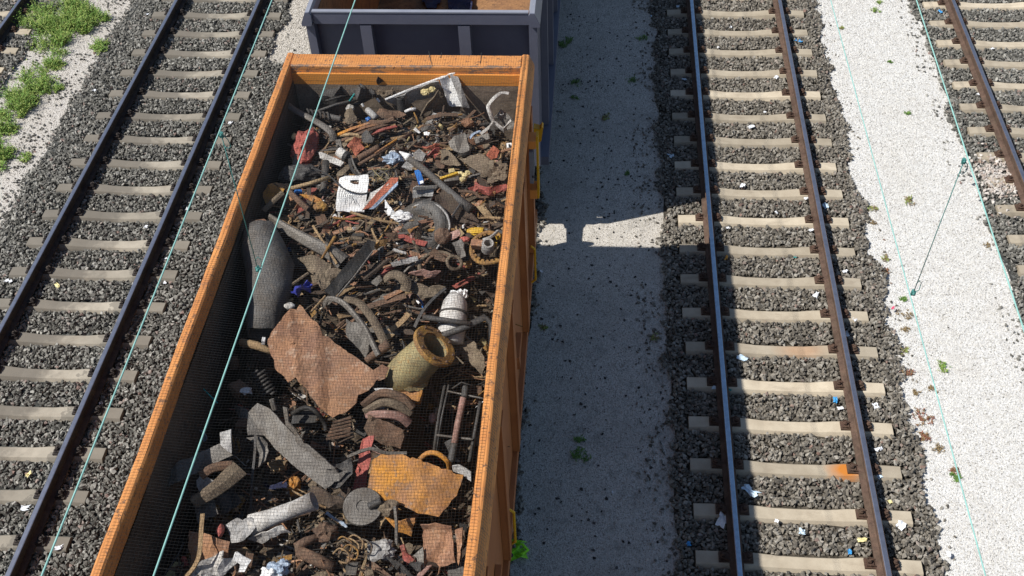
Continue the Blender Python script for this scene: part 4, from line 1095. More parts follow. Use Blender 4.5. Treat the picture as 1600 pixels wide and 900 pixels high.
sheet('steel_plate', 'metal plate', 'dark brown tall sheet leaning over the dark pipe', 'dkbrown', 'H', [(430,720,2.99),(520,640,3.03),(640,700,3.0),(720,830,2.94),(940,1010,2.88),(870,1040,2.84),(480,1010,2.86)], 3, .012, .03, .006)
sheet('grey_board', 'board', 'pale grey broken tile beside the white pipe end', 'palegrey', 'H', [(180,260,2.99),(250,195,3.03),(330,260,2.99),(290,340,2.95),(210,340,2.95)], 3, .03, .015, .006)
sheet('grey_board', 'board', 'grey broken tile just below the pale grey one', 'palegrey', 'H', [(50,400,2.93),(130,310,2.97),(210,360,2.94),(180,440,2.9),(80,450,2.88)], 3, .03, .02, .008)
sheet('red_fragment', 'metal plate', 'dark red curved fragment right of the pale grey broken tile', 'red', 'H', [(310,310,2.93),(400,230,2.98),(490,190,2.97),(480,240,2.93),(370,300,2.9)], 3, .012, .03)
sheet('red_fragment', 'metal plate', 'salmon fragment above the pale grey broken tile', 'brick', 'H', [(300,190,2.95),(440,140,3.0),(490,150,2.98),(430,200,2.94)], 3, .015, .02)
o = block('blue_book', 'box', 'bright blue flat box beside the dark pipe', 'blue', 'H', (255,520), 2.97, (.06,.20,.025), (8,-10,18), rough=.002)
block('white_label', None, None, 'white', 'H', (280,575), 2.985, (.035,.035,.012), (8,-10,18), o, .001)
block('yellow_bracket', 'bracket', 'yellow bracket lying on a small grey box right of the dark pipe', 'yellow', 'H', (590,505), 2.98, (.19,.03,.03), (0,-8,22), rough=.003)
block('yellow_bracket', 'bracket', 'small yellow cube just above the yellow bracket', 'foam', 'H', (620,455), 2.98, (.06,.05,.045), (10,0,20), rough=.004)
block('steel_box', 'box', 'small grey box under the yellow bracket', 'grey', 'H', (620,555), 2.93, (.15,.06,.07), (10,0,8), rough=.006)
for i, c in enumerate(((715,480),(770,500),(740,540),(800,470))):
    lump('foam_lump', 'foam', f'small yellowish foam crumb right of the yellow bracket, {ORD[i+1]} of four', 'foam', 'H', c, 2.95, (.035,.03,.028), 20+i, 2)
o = sheet('housing', 'housing', 'light blue grey housing in front of the dark pipe', 'palegrey', 'H', [(165,640,2.97),(215,615,2.99),(465,615,2.98),(420,660,2.95),(400,730,2.9),(180,750,2.88)], 3, .02, .02, .006)
sheet('dark_cover', None, None, 'dkgrey', 'H', [(195,625,3.0),(460,612,2.995),(440,645,2.98),(180,660,2.98)], 3, .01, .008, .003, parent=o)
sheet('grey_board', 'board', 'dark grey tray below the light blue grey housing', 'dkgrey', 'H', [(210,760,2.93),(400,740,2.93),(370,810,2.88),(180,820,2.88)], 3, .012, .02)
o = block('mounting_block', 'bracket', 'small grey bracket with a round hole near the far right corner', 'grey', 'H', (965,95), 2.96, (.16,.08,.06), (15,-15,12), rough=.004)
ring('bolt_hole', None, None, 'black', 'H', (955,97), 3.0, .022, .011, (.1,-.4,1), 14, 6, parent=o)
o = block('white_clip', 'clip', 'tiny white square clip with a dark hole at the right rim', 'white', 'H', (1265,165), 2.98, (.055,.055,.03), (20,0,8), rough=.002)
block('hole', None, None, 'black', 'H', (1268,162), 3.0, (.022,.024,.012), (20,0,8), o, .001)
tube('cable', 'cable', 'orange brown cable end at the right rim below the white clip', 'rust', 'H', [(1140,250),(1220,215),(1300,200)], [2.93,2.97,2.99], .014, 6)
strip('paper_strip', 'strip', 'pale blue white curled strip in the far right', 'paleblue', 'H', [(820,80),(860,30),(940,-5)], [2.96,2.98,2.97], .03, .008)
sheet('white_fragment', 'fragment', 'tiny white fragment left above the grid patterned plate', 'white', 'H', [(300,10,2.99),(370,15,2.99),(360,50,2.97),(310,45,2.97)], 3, .01, .01)
sheet('white_fragment', 'fragment', 'white narrow fragment at the foot of the dirt slope', 'white', 'F', [(180,880,2.93),(215,860,2.95),(280,910,2.92),(250,930,2.9)], 3, .01, .01)
sheet('grey_board', 'board', 'flat blue grey scrap sheet on the dirt slope', 'pipe', 'F', [(260,860,2.90),(420,830,2.93),(440,870,2.9),(280,900,2.87)], 3, .01, .015)
lump('glass_shard', 'shard', 'small turquoise shard on the dirt slope below the brown plate', 'paleblue', 'F', (458,745), 2.92, (.03,.035,.03), 40, 2)
tube('white_tube', 'tube', 'short white tube in front of the short black upright pipe', 'white', 'F', [(95,680),(150,655),(215,650)], [2.9,2.93,2.93], .018, 8)
for i, (a, b, mt) in enumerate((((1360,530),(1390,570),'white'), ((1190,590),(1210,620),'white'))):
    tube('white_tube', 'tube', ['tiny white stub below the skull shaped casting','tiny white stub left of the dark bar end'][i], mt, 'E', [a, b], [2.97, 2.94], .014, 6)
lump('stone_chunk', 'chunk', 'pale pinkish lump below the dark bars at the far left', 'offwhite', 'E', (1055,650), 2.9, (.05,.06,.04), 50, 2)
tube('pipe_stub', 'pipe', 'short grey blue pipe stub below the spring ribs', 'pipe', 'E', [(830,735),(960,765)], [2.92,2.92], .032, 10, True)
tube('pipe_stub', 'pipe', 'short silver can lying beside a blue cap', 'palegrey', 'E', [(1255,660),(1350,750)], [2.95,2.94], .036, 10)
lump('bottle_top', 'cap', 'small bright blue cap in the far middle', 'blue', 'E', (1262,765), 2.93, (.03,.03,.025), 3, 2)
sheet('steel_plate', 'metal plate', 'round brown leaf shaped plate in the far middle left', 'mud', 'E', [(990,700,2.92),(1080,650,2.95),(1150,770,2.92),(1050,860,2.88),(1000,800,2.9)], 3, .01, .03)
lump('rag', 'rag', 'blue and white rag below the rusty pipe stub', 'paleblue', 'G', (1530,310), 2.93, (.09,.07,.04), 8, 3, rough=.8)
# --- middle of the wagon
o = tube('large_pipe', 'pipe', 'big dark grey dented pipe standing at the left wall', 'pipe', 'B', [(160,195),(185,300),(225,430),(215,560),(195,680),(180,800)], [3.08,3.01,2.92,2.84,2.78,2.74], [.15,.20,.228,.21,.175,.15], 32, True, dent=.032, squash=.8)
sheet('pipe_mouth', None, None, 'rust', 'B', [(90,210),(120,160),(190,148),(235,185),(180,190),(120,205)], [3.12,3.14,3.15,3.12,3.1,3.1], .012, .02, .006, parent=o)
strip('bumper', 'beam', 'long tan grey curved beam right of the big dark pipe', 'grey', 'B', [(225,150),(330,215),(450,280),(560,335),(640,395)], [3.0,2.99,2.97,2.93,2.87], (.07,.19), .014, curl=.05)
sheet('folded_box', 'metal box', 'brown folded plate between the big pipe and the black flat bar', 'mud', 'B', [(385,375,2.93),(450,345,2.97),(560,400,2.95),(625,440,2.92),(560,535,2.86),(525,555,2.85),(450,455,2.88)], 3, .015, .03)
o = sheet('flat_bar', 'bar', 'black flat bar crossing diagonally over the middle of the heap', 'black', 'B', [(528,552,2.93),(778,262,3.06),(822,278,3.03),(800,330,2.99),(690,470,2.93),(582,592,2.87)], 3, .015, .012, .004)
tube('bar_edge', None, None, 'grey', 'B', [(600,588),(700,470),(800,335)], [2.87,2.93,2.99], .008, 6, parent=o)
tube('stick', 'stick', 'yellow ochre stick lying on the tan curved beam', 'yrust', 'B', [(512,375),(590,252)], [2.99,3.03], [.01,.02], 8)
tube('stick', 'stick', 'brown stick pointing down right above the folded plate', 'wood', 'B', [(465,190),(540,310),(600,405)], [3.02,2.99,2.94], .013, 6)
sheet('crumpled_sheet', 'plastic sheet', 'crumpled indigo blue plastic beside the big dark pipe', 'indigo', 'B', [(355,590,2.86),(375,550,2.9),(430,505,2.93),(470,520,2.9),(440,565,2.88),(390,600,2.85)], 3, .01, .12, .02, 9, maxlen=.03)
tube('stick', 'stick', 'grey brown stick poking out from under the big dark pipe', 'mud', 'B', [(310,545),(440,455)], [2.86,2.93], .014, 6)
tube('stick', 'stick', 'pale stick at the lower end of the black flat bar', 'wood', 'B', [(450,680),(535,585)], [2.84,2.9], .012, 6)
strip('fender', 'metal strip', 'long arched grey fender strip right of the big rust plate', 'grey', 'B', [(530,640),(560,600),(630,620),(700,690),(760,770),(800,850),(835,920)], [2.82,2.95,2.96,2.93,2.89,2.85,2.8], .052, .012, curl=.022)
strip('fender', 'metal strip', 'muddy rusted arched strip right beside the grey fender strip', 'mud', 'B', [(640,600),(720,620),(790,700),(840,790),(875,870)], [2.96,2.96,2.93,2.88,2.82], .075, .012, curl=.01)
sheet('steel_plate', 'metal plate', 'grey leaf shaped plate inside the arch of the fender strip', 'grey', 'C', [(785,140,2.75),(850,160,2.78),(900,250,2.76),(880,335,2.68),(800,230,2.7)], 3, .012, .03)
tube('pipe_stub', 'pipe', 'brown pipe stub at the lower end of the fender strip', 'brown', 'C', [(890,350),(1000,265)], [2.78,2.86], [.032,.05], 12, True)
tube('log', 'log', 'tan wooden stick at the left corner of the big rust plate', 'wood', 'C', [(295,260),(370,275),(450,310)], [2.86,2.88,2.86], [.036,.04,.026], 8)
block('white_block', 'block', 'tiny white block on the left edge of the big rust plate', 'white', 'C', (402,252), 2.93, (.03,.05,.05), (0,10,5), rough=.002)
sheet('rust_plate', 'metal plate', 'largest flat rust brown plate in the middle of the wagon, torn corners', 'rust', 'C', [(575,78,2.99),(640,150,2.99),(740,260,2.96),(850,335,2.92),(925,392,2.89),(968,365,2.90),(1002,385,2.87),(985,432,2.84),(920,478,2.82),(855,510,2.79),(845,548,2.77),(800,590,2.74),(730,616,2.71),(680,580,2.72),(620,510,2.77),(555,428,2.83),(512,452,2.80),(465,405,2.83),(440,325,2.88),(415,245,2.93),(500,140,2.97)], 3, .012, .022, .005, 1.8)
lump('crumb', 'chunk', 'pale dirty lump at the upper corner of the big rust plate', 'offwhite', 'C', (525,85), 2.99, (.05,.04,.03), 14, 2)
# bottle
o = tube('gas_bottle', 'gas bottle', 'dirty white gas bottle with dark bands lying by the right wall', 'offwhite', 'B', [(1268,600),(1262,625),(1255,700),(1245,770),(1235,850)], [2.92,2.92,2.88,2.84,2.78], [.085,.115,.125,.125,.12], 20)
for c, z in (((1258,690),2.885), ((1243,765),2.845)):
    ring('band', None, None, 'dkgrey', 'B', c, z, .128, .012, (.05,1,.35), 26, 6, parent=o)
lump('valve', None, None, 'white', 'B', (1275,572), 2.97, (.07,.035,.035), 4, 2, parent=o, rough=.6)
lump('valve', None, None, 'white', 'B', (1320,575), 2.95, (.03,.045,.04), 7, 2, parent=o, rough=.5)
tube('steel_bar', 'bar', 'dark rod lying across the dirty white gas bottle', 'dkgrey', 'B', [(1085,705),(1220,722),(1350,742)], [3.0,3.01,3.0], .024, 8)
tube('bent_bar', 'bar', 'thick dark bent rod below the gas bottle, elbow by the right wall', 'dkgrey', 'B', [(1155,820),(1300,770),(1430,705),(1470,740),(1470,860)], [2.92,2.96,3.0,2.97,2.88], .03, 8)
sheet('steel_plate', 'metal plate', 'grey scaly plate below the gas bottle at the right wall', 'mud', 'C', [(1285,270,2.80),(1400,245,2.86),(1450,325,2.82),(1452,415,2.73),(1335,312,2.78)], 3, .012, .04)
ring('steel_ring', 'ring', 'brown steel ring half buried in the middle right of the heap', 'mud', 'B', (1165,420), 2.84, .17, .019, (.05,-.2,1), 32, 8, .5, .4)
ring('steel_ring', 'ring', 'thin brown ring just outside the half buried one', 'brown', 'B', (1175,415), 2.87, .13, .014, (.05,-.2,1), 28, 8, .45, .3)
ring('steel_ring', 'ring', 'small rough ring right of the half buried steel ring', 'mud', 'I', (965,520), 2.89, .07, .018, (.4,-.3,1), 20, 6)
sheet('plank', 'plank', 'grey weathered wooden plank on the dirt in the middle', 'palegrey', 'B', [(900,398,2.93),(1050,358,2.95),(1060,385,2.92),(910,422,2.9)], 3, .02, .006, .004)
sheet('steel_plate', 'metal plate', 'olive brown square plate at the upper end of the black flat bar', 'yrust', 'I', [(160,350,2.96),(220,290,3.0),(295,280,2.98),(280,340,2.94),(180,385,2.92)], 3, .012, .015)
sheet('steel_plate', 'metal plate', 'rusty folded plate above the olive brown square plate', 'brown', 'I', [(270,220,2.98),(390,210,2.98),(400,260,2.93),(310,295,2.92)], 3, .012, .03)
sheet('steel_plate', 'metal plate', 'triangular brown plate above the half buried steel ring', 'brown', 'I', [(690,430,2.92),(760,375,2.98),(890,490,2.9),(860,510,2.88),(720,480,2.88)], 3, .012, .015)
sheet('metal_trough', 'metal sheet', 'pinkish crushed sheet below the half buried steel ring', 'pink', 'I', [(500,620,2.82),(640,590,2.88),(820,610,2.87),(760,665,2.8),(620,650,2.79)], 3, .012, .025)
strip('curved_bracket', 'bracket', 'brown curved bracket with an open bow in the middle', 'mud', 'I', [(270,680),(340,630),(420,650),(475,720),(465,800)], [2.86,2.93,2.94,2.9,2.84], .10, .015, curl=.02)
sheet('steel_plate', 'metal plate', 'grey green small plate left of the brown curved bracket', 'grey', 'I', [(110,720,2.84),(200,640,2.92),(250,700,2.88),(170,760,2.82)], 3, .012, .02)
sheet('covered_plate', 'metal plate', 'dirt covered triangular plate left of the gas bottle', 'mud', 'I', [(560,740,2.80),(640,715,2.85),(880,765,2.84),(760,850,2.76),(640,880,2.73),(570,800,2.76)], 3, .02, .05, .012)
strip('bow_strip', 'metal strip', 'thin bowed dark strip beside the dirt covered triangular plate', 'dkgrey', 'B', [(1210,540),(1140,600),(1080,670),(1035,760)], [2.86,2.85,2.82,2.75], .03, .01)
o = disc('brake_drum', 'drum', 'grey round drum half buried under the white scraps', 'pipe', 'I', (640,190), 2.83, [(.10,.02),(.17,.05),(.19,.10),(.27,.10),(.275,.06),(.30,.06),(.31,-.05),(.27,-.06),(.1,-.04)], (-.30,-.38,1), 36, smooth=True)
ring('drum_rim', None, None, 'palegrey', 'I', (640,185), 2.90, .285, .012, (-.30,-.38,1), 40, 6, parent=o)
lump('rag', 'rag', 'white crumpled scrap of paper on the grey round drum', 'white', 'I', (440,50), 3.04, (.09,.05,.035), 6, 3, rough=.9)
sheet('white_fragment', 'fragment', 'bright white angular scrap below the striped strip', 'white', 'G', [(1440,820,2.98),(1470,770,3.01),(1545,895,2.98),(1580,940,2.95),(1480,960,2.93)], 3, .01, .04, .012)
sheet('white_fragment', 'fragment', 'small white torn scrap left of the grey round drum', 'offwhite', 'I', [(260,-10,2.98),(340,-20,2.99),(350,20,2.96),(290,35,2.95)], 3, .01, .03)
sheet('steel_plate', 'metal plate', 'blue and rust dented shell on the grey round drum', 'pipe', 'I', [(440,170,2.98),(480,100,3.02),(570,90,3.0),(600,130,2.97),(520,200,2.94)], 3, .012, .04)
sheet('steel_plate', 'metal plate', 'orange rusty shard lying inside the grey round drum', 'orange', 'I', [(490,190,3.0),(580,110,3.03),(600,150,3.0),(510,240,2.96)], 3, .012, .02)
lump('rusty_ball', 'ball', 'round red brown rusty ball in the right half', 'brown', 'I', (848,250), 2.95, (.085,.085,.075), 2, 3, rough=.2)
sheet('pink_plate', 'metal plate', 'pink primed square plate right of the rusty ball', 'pink', 'I', [(905,220,2.98),(1000,180,3.02),(1035,250,2.98),(930,290,2.94)], 3, .012, .015)
sheet('funnel', 'metal sheet', 'grey folded funnel below the pink primed plate', 'grey', 'I', [(940,310,2.95),(1030,280,2.98),(1085,455,2.9),(1030,470,2.87)], 3, .02, .03)
lump('rag', 'rag', 'crimson scrap of plastic beside the pink primed plate', 'red', 'I', (1065,280), 2.95, (.05,.03,.02), 5, 2)
o = ring('gear_ring', 'gear ring', 'rusty yellow toothed gear ring against the right rim', 'yrust', 'I', (1305,370), 2.88, .17, .022, (.0,-.35,1), 32, 6)
for k in range(20):
    a = 2*math.pi*k/20; M = frame(Q('I', [(1305,370)], 2.88)[0], (0,-.35,1), (1,0,0))
    mb = MB(); mb.box((.135,-.014,-.012),(.16,.014,.014), M @ Matrix.Rotation(a, 4, 'Z')); mb.build('tooth', D['yrust'], o)
block('red_brick', 'brick', 'red brown brick resting on the gear ring', 'rust', 'I', (1203,335), 2.98, (.13,.07,.08), (15,0,-4), rough=.004)
disc('ring_nut', 'nut', 'pale grey ring nut on the gear ring', 'palegrey', 'I', (1300,355), 2.97, [(.035,-.05),(.062,-.05),(.066,.02),(.055,.06),(.038,.06),(.035,-.05)], (.1,-.2,1), 20)
for i, c in enumerate(((1400,270),(1370,335))):
    sheet('yellow_fragment', 'fragment', ['bright yellow fragment upper one beside the ring nut','bright yellow fragment lower one beside the ring nut'][i], 'yellow', 'I', [(c[0]-35,c[1]-20,2.97),(c[0]+25,c[1]-25,2.99),(c[0]+20,c[1]+15,2.95),(c[0]-10,c[1]+22,2.94)], 3, .01, .02)
lump('yellow_lump', 'chunk', 'yellow orange lump above the red brown brick', 'yellow', 'I', (1195,200), 2.93, (.08,.045,.03), 9, 2, rough=.7)
tube('cable', 'cable', 'pale grey bent hose over the gear ring', 'palegrey', 'I', [(1250,290),(1330,260),(1400,200)], [2.99,3.01,3.0], .016, 6, curve=True)
sheet('yellow_fragment', 'leaf', 'dull yellow leaf shaped scrap in the dark gap above the gas bottle', 'yrust', 'I', [(1080,570,2.78),(1100,490,2.82),(1130,430,2.88),(1145,440,2.87),(1140,560,2.77),(1110,605,2.74)], 3, .01, .02)
strip('metal_strip', 'metal strip', 'pale flat strip pointing left of the crimson scrap', 'offwhite', 'I', [(350,380),(420,405),(480,420)], [2.95,2.94,2.92], .03, .008)
tube('twig', 'stick', 'dark slanting stick in the dirt below the weathered plank', 'dkbrown', 'I', [(55,690),(180,590),(310,480)], [2.87,2.9,2.95], .02, 6)
# --- lower middle
a, b = Q('C', [(1216,278),(1045,445)], [3.03,2.62]); ax = (b-a).normalized(); Ln = (b-a).length; Mx = frame(a, ax)
mb = MB(); prof = [(.150,0),(.152,.06),(.160,.12),(.172,Ln*.55),(.178,Ln*.8),(.170,Ln),(.150,Ln),(.155,Ln*.8),(.150,Ln*.55),(.138,.12),(.132,0)]
mb.lathe(prof, Mx, 30, True); mb.v = [tuple(Vector(v)+noise.noise_vector(Vector(v)*5)*.018) for v in mb.v]
o = finish(mb, 'flanged_pipe', 'pipe', 'short rigid olive yellow pipe with a round bolted flange', 'olive', True)
mb = MB(); mb.lathe([(.130,-.022),(.205,-.022),(.213,-.012),(.213,.016),(.205,.024),(.152,.026),(.130,.0)], Mx, 34, True); fo = mb.build('flange', D['yrust'], o)
mb = MB()
for k in range(8):
    t = 2*math.pi*k/8+.2; mb.lathe([(0,-.040),(.013,-.038),(.013,-.020)], Mx @ Matrix.Translation((.182*math.cos(t), .182*math.sin(t), 0)), 6)
mb.build('bolt_heads', D['brown'], fo)
sheet('torn_shell', 'metal sheet', 'loose olive shell lying beside the torn pipe, partly in shadow', 'olive', 'C', [(1075,488,2.70),(1110,430,2.78),(1170,372,2.84),(1222,362,2.80),(1212,440,2.70),(1150,492,2.64)], 3, .014, .06)
ring('coil_spring', 'spring', '', 'dkgrey', 'C', (-500,-500), 1.0, .01, .002)
bpy.data.objects.remove(bpy.data.objects['coil_spring'])
a, b = Q('C', [(372,395),(432,510)], [2.72,2.60]); ax = (b-a); Mx = frame(a, ax); mb = MB()
mb.tube([Mx @ Vector((.062*math.cos(t*.55), .062*math.sin(t*.55), ax.length*t/80)) for t in range(81)], .013, 6); finish(mb, 'coil_spring', 'spring', 'dark rusty coil spring left below the big rust plate', 'dkgrey', True)
sheet('bent_channel', 'metal beam', 'broad long grey bent channel in the lower middle', 'grey', 'D', [(612,95,2.83),(615,10,2.90),(650,-25,2.93),(695,-5,2.93),(800,108,2.88),(905,200,2.82),(955,237,2.79),(985,228,2.80),(955,265,2.74),(902,296,2.71),(800,222,2.76),(720,150,2.79),(672,95,2.80)], 3, .014, .010, .004)
sheet('channel_flange', 'metal strip', 'narrow grey twisted strip beside the broad bent channel', 'grey', 'D', [(742,-12,2.99),(758,-5,3.0),(765,45,2.93),(840,130,2.89),(940,220,2.83),(950,235,2.8),(905,222,2.8),(820,150,2.84),(755,60,2.89)], 3, .014, .008, .004)
sheet('torn_end', 'metal sheet', 'dark folded end sheet at the tip of the bent channel', 'dkgrey', 'D', [(950,205,2.78),(1000,178,2.84),(1005,240,2.76),(960,290,2.68),(905,298,2.66)], 3, .012, .03)
o = sheet('finned_block', 'finned block', 'dark brown ribbed block below the big rust plate', 'dkbrown', 'C', [(700,715,2.64),(740,640,2.72),(815,605,2.74),(830,715,2.64),(760,755,2.6)], 3, .03, .01, .004)
for i in range(6):
    f_ = i/5; tube('fin', None, None, 'brown', 'C', [(708+f_*32-8,722-f_*80),(815+f_*5,700-f_*82)], [2.67+.06*f_,2.68+.06*f_], .010, 5, parent=o)
sheet('steel_plate', 'metal plate', 'brown square plate below the rolled metal', 'brown', 'C', [(880,685,2.62),(905,600,2.72),(1078,682,2.68),(1052,768,2.58),(965,742,2.59)], 3, .014, .02)
sheet('red_plank', 'plank', 'faded red flat bar standing between the ribbed block and the orange plate', 'red', 'D', [(1003,312,2.58),(1042,100,2.78),(1085,95,2.79),(1052,302,2.58)], 3, .02, .01, .005)
for i, (pp, mt, lb) in enumerate((([(875,560),(960,500),(1060,520),(1110,575)],'brown','outermost layer of the brown rolled metal below the olive pipe'), ([(885,590),(970,545),(1050,560),(1100,600)],'mud','middle layer of the brown rolled metal below the olive pipe'), ([(895,605),(980,600),(1050,610),(1092,640)],'pink','lowest pinkish layer of the brown rolled metal below the olive pipe'))):
    strip('rolled_metal', 'metal strip', lb, mt, 'C', pp, [2.74-.03*i,2.82-.03*i,2.80-.03*i,2.72-.03*i], (.06,.10), .014, curl=.03)
block('rust_box', 'box', 'orange rusty flat box under the olive pipe', 'orange', 'C', (1092,515), 2.62, (.24,.12,.08), (12,0,-6), rough=.008)
sheet('white_fragment', 'fragment', 'small pale green torn sheet on the rolled metal', 'palegrey', 'C', [(925,478,2.84),(1025,475,2.86),(1030,500,2.83),(950,505,2.82)], 3, .008, .02)
# wire frame trolley
fr = empty('trolley_frame', Q('C', [(1320,640)], 2.3)[0], 'dark wire frame with a pinkish rod in the deep gap by the right wall', 'wire frame')
for pts, z, r_, mt, nm in (([(1268,450),(1235,620),(1212,790)], [2.66,2.55,2.42], .014, 'dkgrey', 'rail'), ([(1285,460),(1250,620),(1225,780)], [2.66,2.55,2.42], .009, 'dkgrey', 'rail'),
                      ([(1435,540),(1410,680),(1382,830)], [2.62,2.5,2.38], .016, 'dkgrey', 'rail'), ([(1365,470),(1360,520)], [2.68,2.66], .03, 'dkgrey', 'clamp'), ([(1355,520),(1330,640),(1312,740)], [2.66,2.57,2.49], .03, 'pink', 'rod'), ([(1312,740),(1295,830)], [2.48,2.4], .035, 'dkgrey', 'rod_end'),
                      ([(1280,492),(1455,528)], [2.66,2.66], .008, 'grey', 'crossbar'), ([(1222,700),(1400,722)], [2.49,2.49], .011, 'grey', 'crossbar'), ([(1300,480),(1345,450),(1410,470)], [2.7,2.74,2.7], .008, 'dkgrey', 'wire')):
    tube(nm, None, None, mt, 'C', pts, z, r_, 8, parent=fr)
sheet('clamp_plate', None, None, 'dkgrey', 'C', [(1265,735,2.42),(1300,720,2.46),(1350,740,2.44),(1340,800,2.36),(1290,800,2.36)], 3, .012, .02, parent=fr)
lump('pink_bulb', 'bulb', 'small pink bulb hanging left of the wire frame', 'pink', 'C', (1208,622), 2.5, (.035,.05,.045), 3, 3, rough=.2)
tube('hose', 'hose', 'orange brown bent hose arching above the orange plate', 'orange', 'C', [(1140,825),(1180,790),(1230,790),(1280,830),(1285,870)], [2.62,2.72,2.74,2.68,2.58], .022, 8, curve=True)
strip('bent_strip', 'metal strip', 'grey twisted strip above the orange plate', 'grey', 'C', [(800,805),(870,775),(920,765),(985,785),(1085,785)], [2.78,2.8,2.82,2.8,2.78], .03, .01)
sheet('orange_plate', 'metal plate', 'large orange rusty plate in the lower right', 'orange', 'D', [(1078,185,2.80),(1112,165,2.82),(1190,165,2.83),(1300,205,2.82),(1420,243,2.80),(1395,320,2.73),(1330,406,2.64),(1280,398,2.65),(1180,360,2.69),(1080,335,2.70),(1062,290,2.73)], 3, .012, .022, .005, 2.0)
sheet('torn_corner', 'fragment', 'grey torn fragment between the orange plate and the right wall', 'palegrey', 'J', [(665,125,2.8),(720,115,2.82),(800,165,2.8),(805,240,2.74),(730,185,2.76),(670,165,2.76)], 3, .01, .03)
# --- lower left
o = sheet('folded_plate', 'metal plate', 'grey plate with an upturned end at the lower left, half in shadow', 'grey', 'D', [(232,335,2.72),(345,195,2.88),(510,128,2.93),(557,168,2.90),(350,272,2.82)], 3, .012, .012, .004)
sheet('upturned_end', None, None, 'palegrey', 'D', [(508,132,2.94),(510,86,3.0),(552,74,3.01),(556,166,2.91)], 3, .012, .01, .004, parent=o)
strip('gutter', 'metal strip', 'brown curled gutter piece below the grey upturned plate', 'mud', 'D', [(418,345),(470,312),(530,265),(580,215)], [2.78,2.84,2.87,2.9], (.10,.20), .012, curl=.05)
strip('gutter', 'metal strip', 'smaller brown curled piece above the gutter piece', 'brown', 'D', [(440,245),(490,215),(560,205)], [2.86,2.9,2.92], .08, .012, curl=.03)
sheet('steel_plate', 'metal plate', 'pale small plate left of the gutter piece', 'palegrey', 'D', [(410,262,2.84),(434,235,2.88),(486,270,2.84),(470,300,2.8),(430,312,2.78)], 3, .012, .015)
sheet('steel_plate', 'metal plate', 'grey brown plate under the gutter piece', 'grey', 'D', [(402,318,2.74),(480,322,2.78),(510,392,2.70),(430,428,2.64)], 3, .012, .012)
sheet('steel_plate', 'metal plate', 'dark flap right of the grey brown plate', 'dkgrey', 'D', [(485,332,2.70),(560,300,2.74),(592,345,2.68),(575,370,2.65),(505,392,2.62)], 3, .012, .02)
strip('steel_strap', 'metal strip', 'thin bent steel strap right of the gutter piece', 'dkgrey', 'D', [(642,95),(640,160),(630,260),(625,380)], [2.88,2.82,2.72,2.6], .02, .008)
sheet('crushed_sheet', 'metal sheet', 'grey crushed bracket hanging under the bent channel', 'grey', 'D', [(605,105,2.82),(655,92,2.84),(690,120,2.82),(680,190,2.74),(655,215,2.7),(650,130,2.78)], 3, .012, .04)
o = tube('white_pipe', 'pipe', 'white pipe with a dark open end in torn sheet metal', 'offwhite', 'D', [(628,432),(700,405),(790,370),(862,342)], [2.78,2.82,2.87,2.92], [.085,.075,.066,.07], 20, True)
sheet('torn_jacket', None, None, 'palegrey', 'D', [(520,432,2.84),(575,405,2.88),(640,398,2.88),(645,440,2.84),(610,490,2.76),(560,492,2.74)], 3, .01, .04, .008, 5, parent=o)
sheet('torn_jacket', None, None, 'offwhite', 'D', [(600,485,2.74),(665,455,2.80),(712,432,2.84),(745,425,2.85),(770,462,2.80),(740,455,2.78),(722,470,2.76),(668,496,2.70)], 3, .01, .04, .008, 5, parent=o)
lump('red_tip', None, None, 'red', 'D', (512,452), 2.82, (.03,.06,.04), 3, 2, parent=o)
sheet('rust_plate', 'metal plate', 'rusty curved plate at the lower left behind a thin brown stick', 'brick' if False else 'rust', 'D', [(386,450,2.78),(460,465,2.84),(546,492,2.82),(540,560,2.74),(480,575,2.72),(392,602,2.66)], 3, .012, .05, .005, 2)
strip('stick', 'stick', 'thin brown bent lath leaning on the lower left rust plate', 'wood', 'D', [(445,388),(440,450),(432,540),(410,590),(380,625)], [2.97,2.95,2.9,2.85,2.8], .032, .012)
sheet('crushed_can', 'plastic sheet', 'large crumpled whitish plastic sheet at the bottom left of the heap', 'offwhite', 'K', [(60,590,2.74),(130,460,2.84),(290,380,2.90),(330,410,2.90),(310,520,2.84),(300,600,2.78)], 3, .01, .12, .015, 6, maxlen=.05)
sheet('crushed_can', 'plastic sheet', 'smaller crumpled pale sheet right of the large whitish one', 'palegrey', 'K', [(310,440,2.88),(370,415,2.9),(480,460,2.88),(430,520,2.82),(320,520,2.82)], 3, .01, .08, .012, 7, maxlen=.05)
sheet('white_card', 'card', 'bright white torn card at the bottom of the heap', 'white', 'K', [(460,372,2.94),(480,365,2.95),(612,445,2.91),(550,550,2.83),(490,560,2.82),(510,480,2.87),(440,430,2.91)], 3, .008, .02, .004)
lump('rag', 'rag', 'white crumpled paper ball at the bottom edge of the picture', 'white', 'K', (790,575), 2.82, (.08,.06,.05), 4, 3, rough=.8)
lump('rag', 'rag', 'pale blue crumpled paper right of the white paper ball', 'paleblue', 'K', (880,520), 2.84, (.07,.06,.05), 11, 3, rough=.9)
sheet('grey_plate', 'board', 'tan chunk of board in the dark left gap under the bent channel', 'tan', 'D', [(680,202,2.6),(755,196,2.64),(752,226,2.6),(700,236,2.57)], 3, .03, .015)
lump('foam_lump', 'chunk', 'orange clay lump under the tip of the bent channel', 'orange', 'D', (785,282), 2.5, (.05,.08,.06), 5, 3, rough=.5)
sheet('cloth', 'cloth', 'dark blue cloth deep in the gap under the bent channel', 'navy', 'D', [(672,272,2.45),(760,268,2.48),(765,292,2.44),(690,296,2.42)], 3, .01, .03)
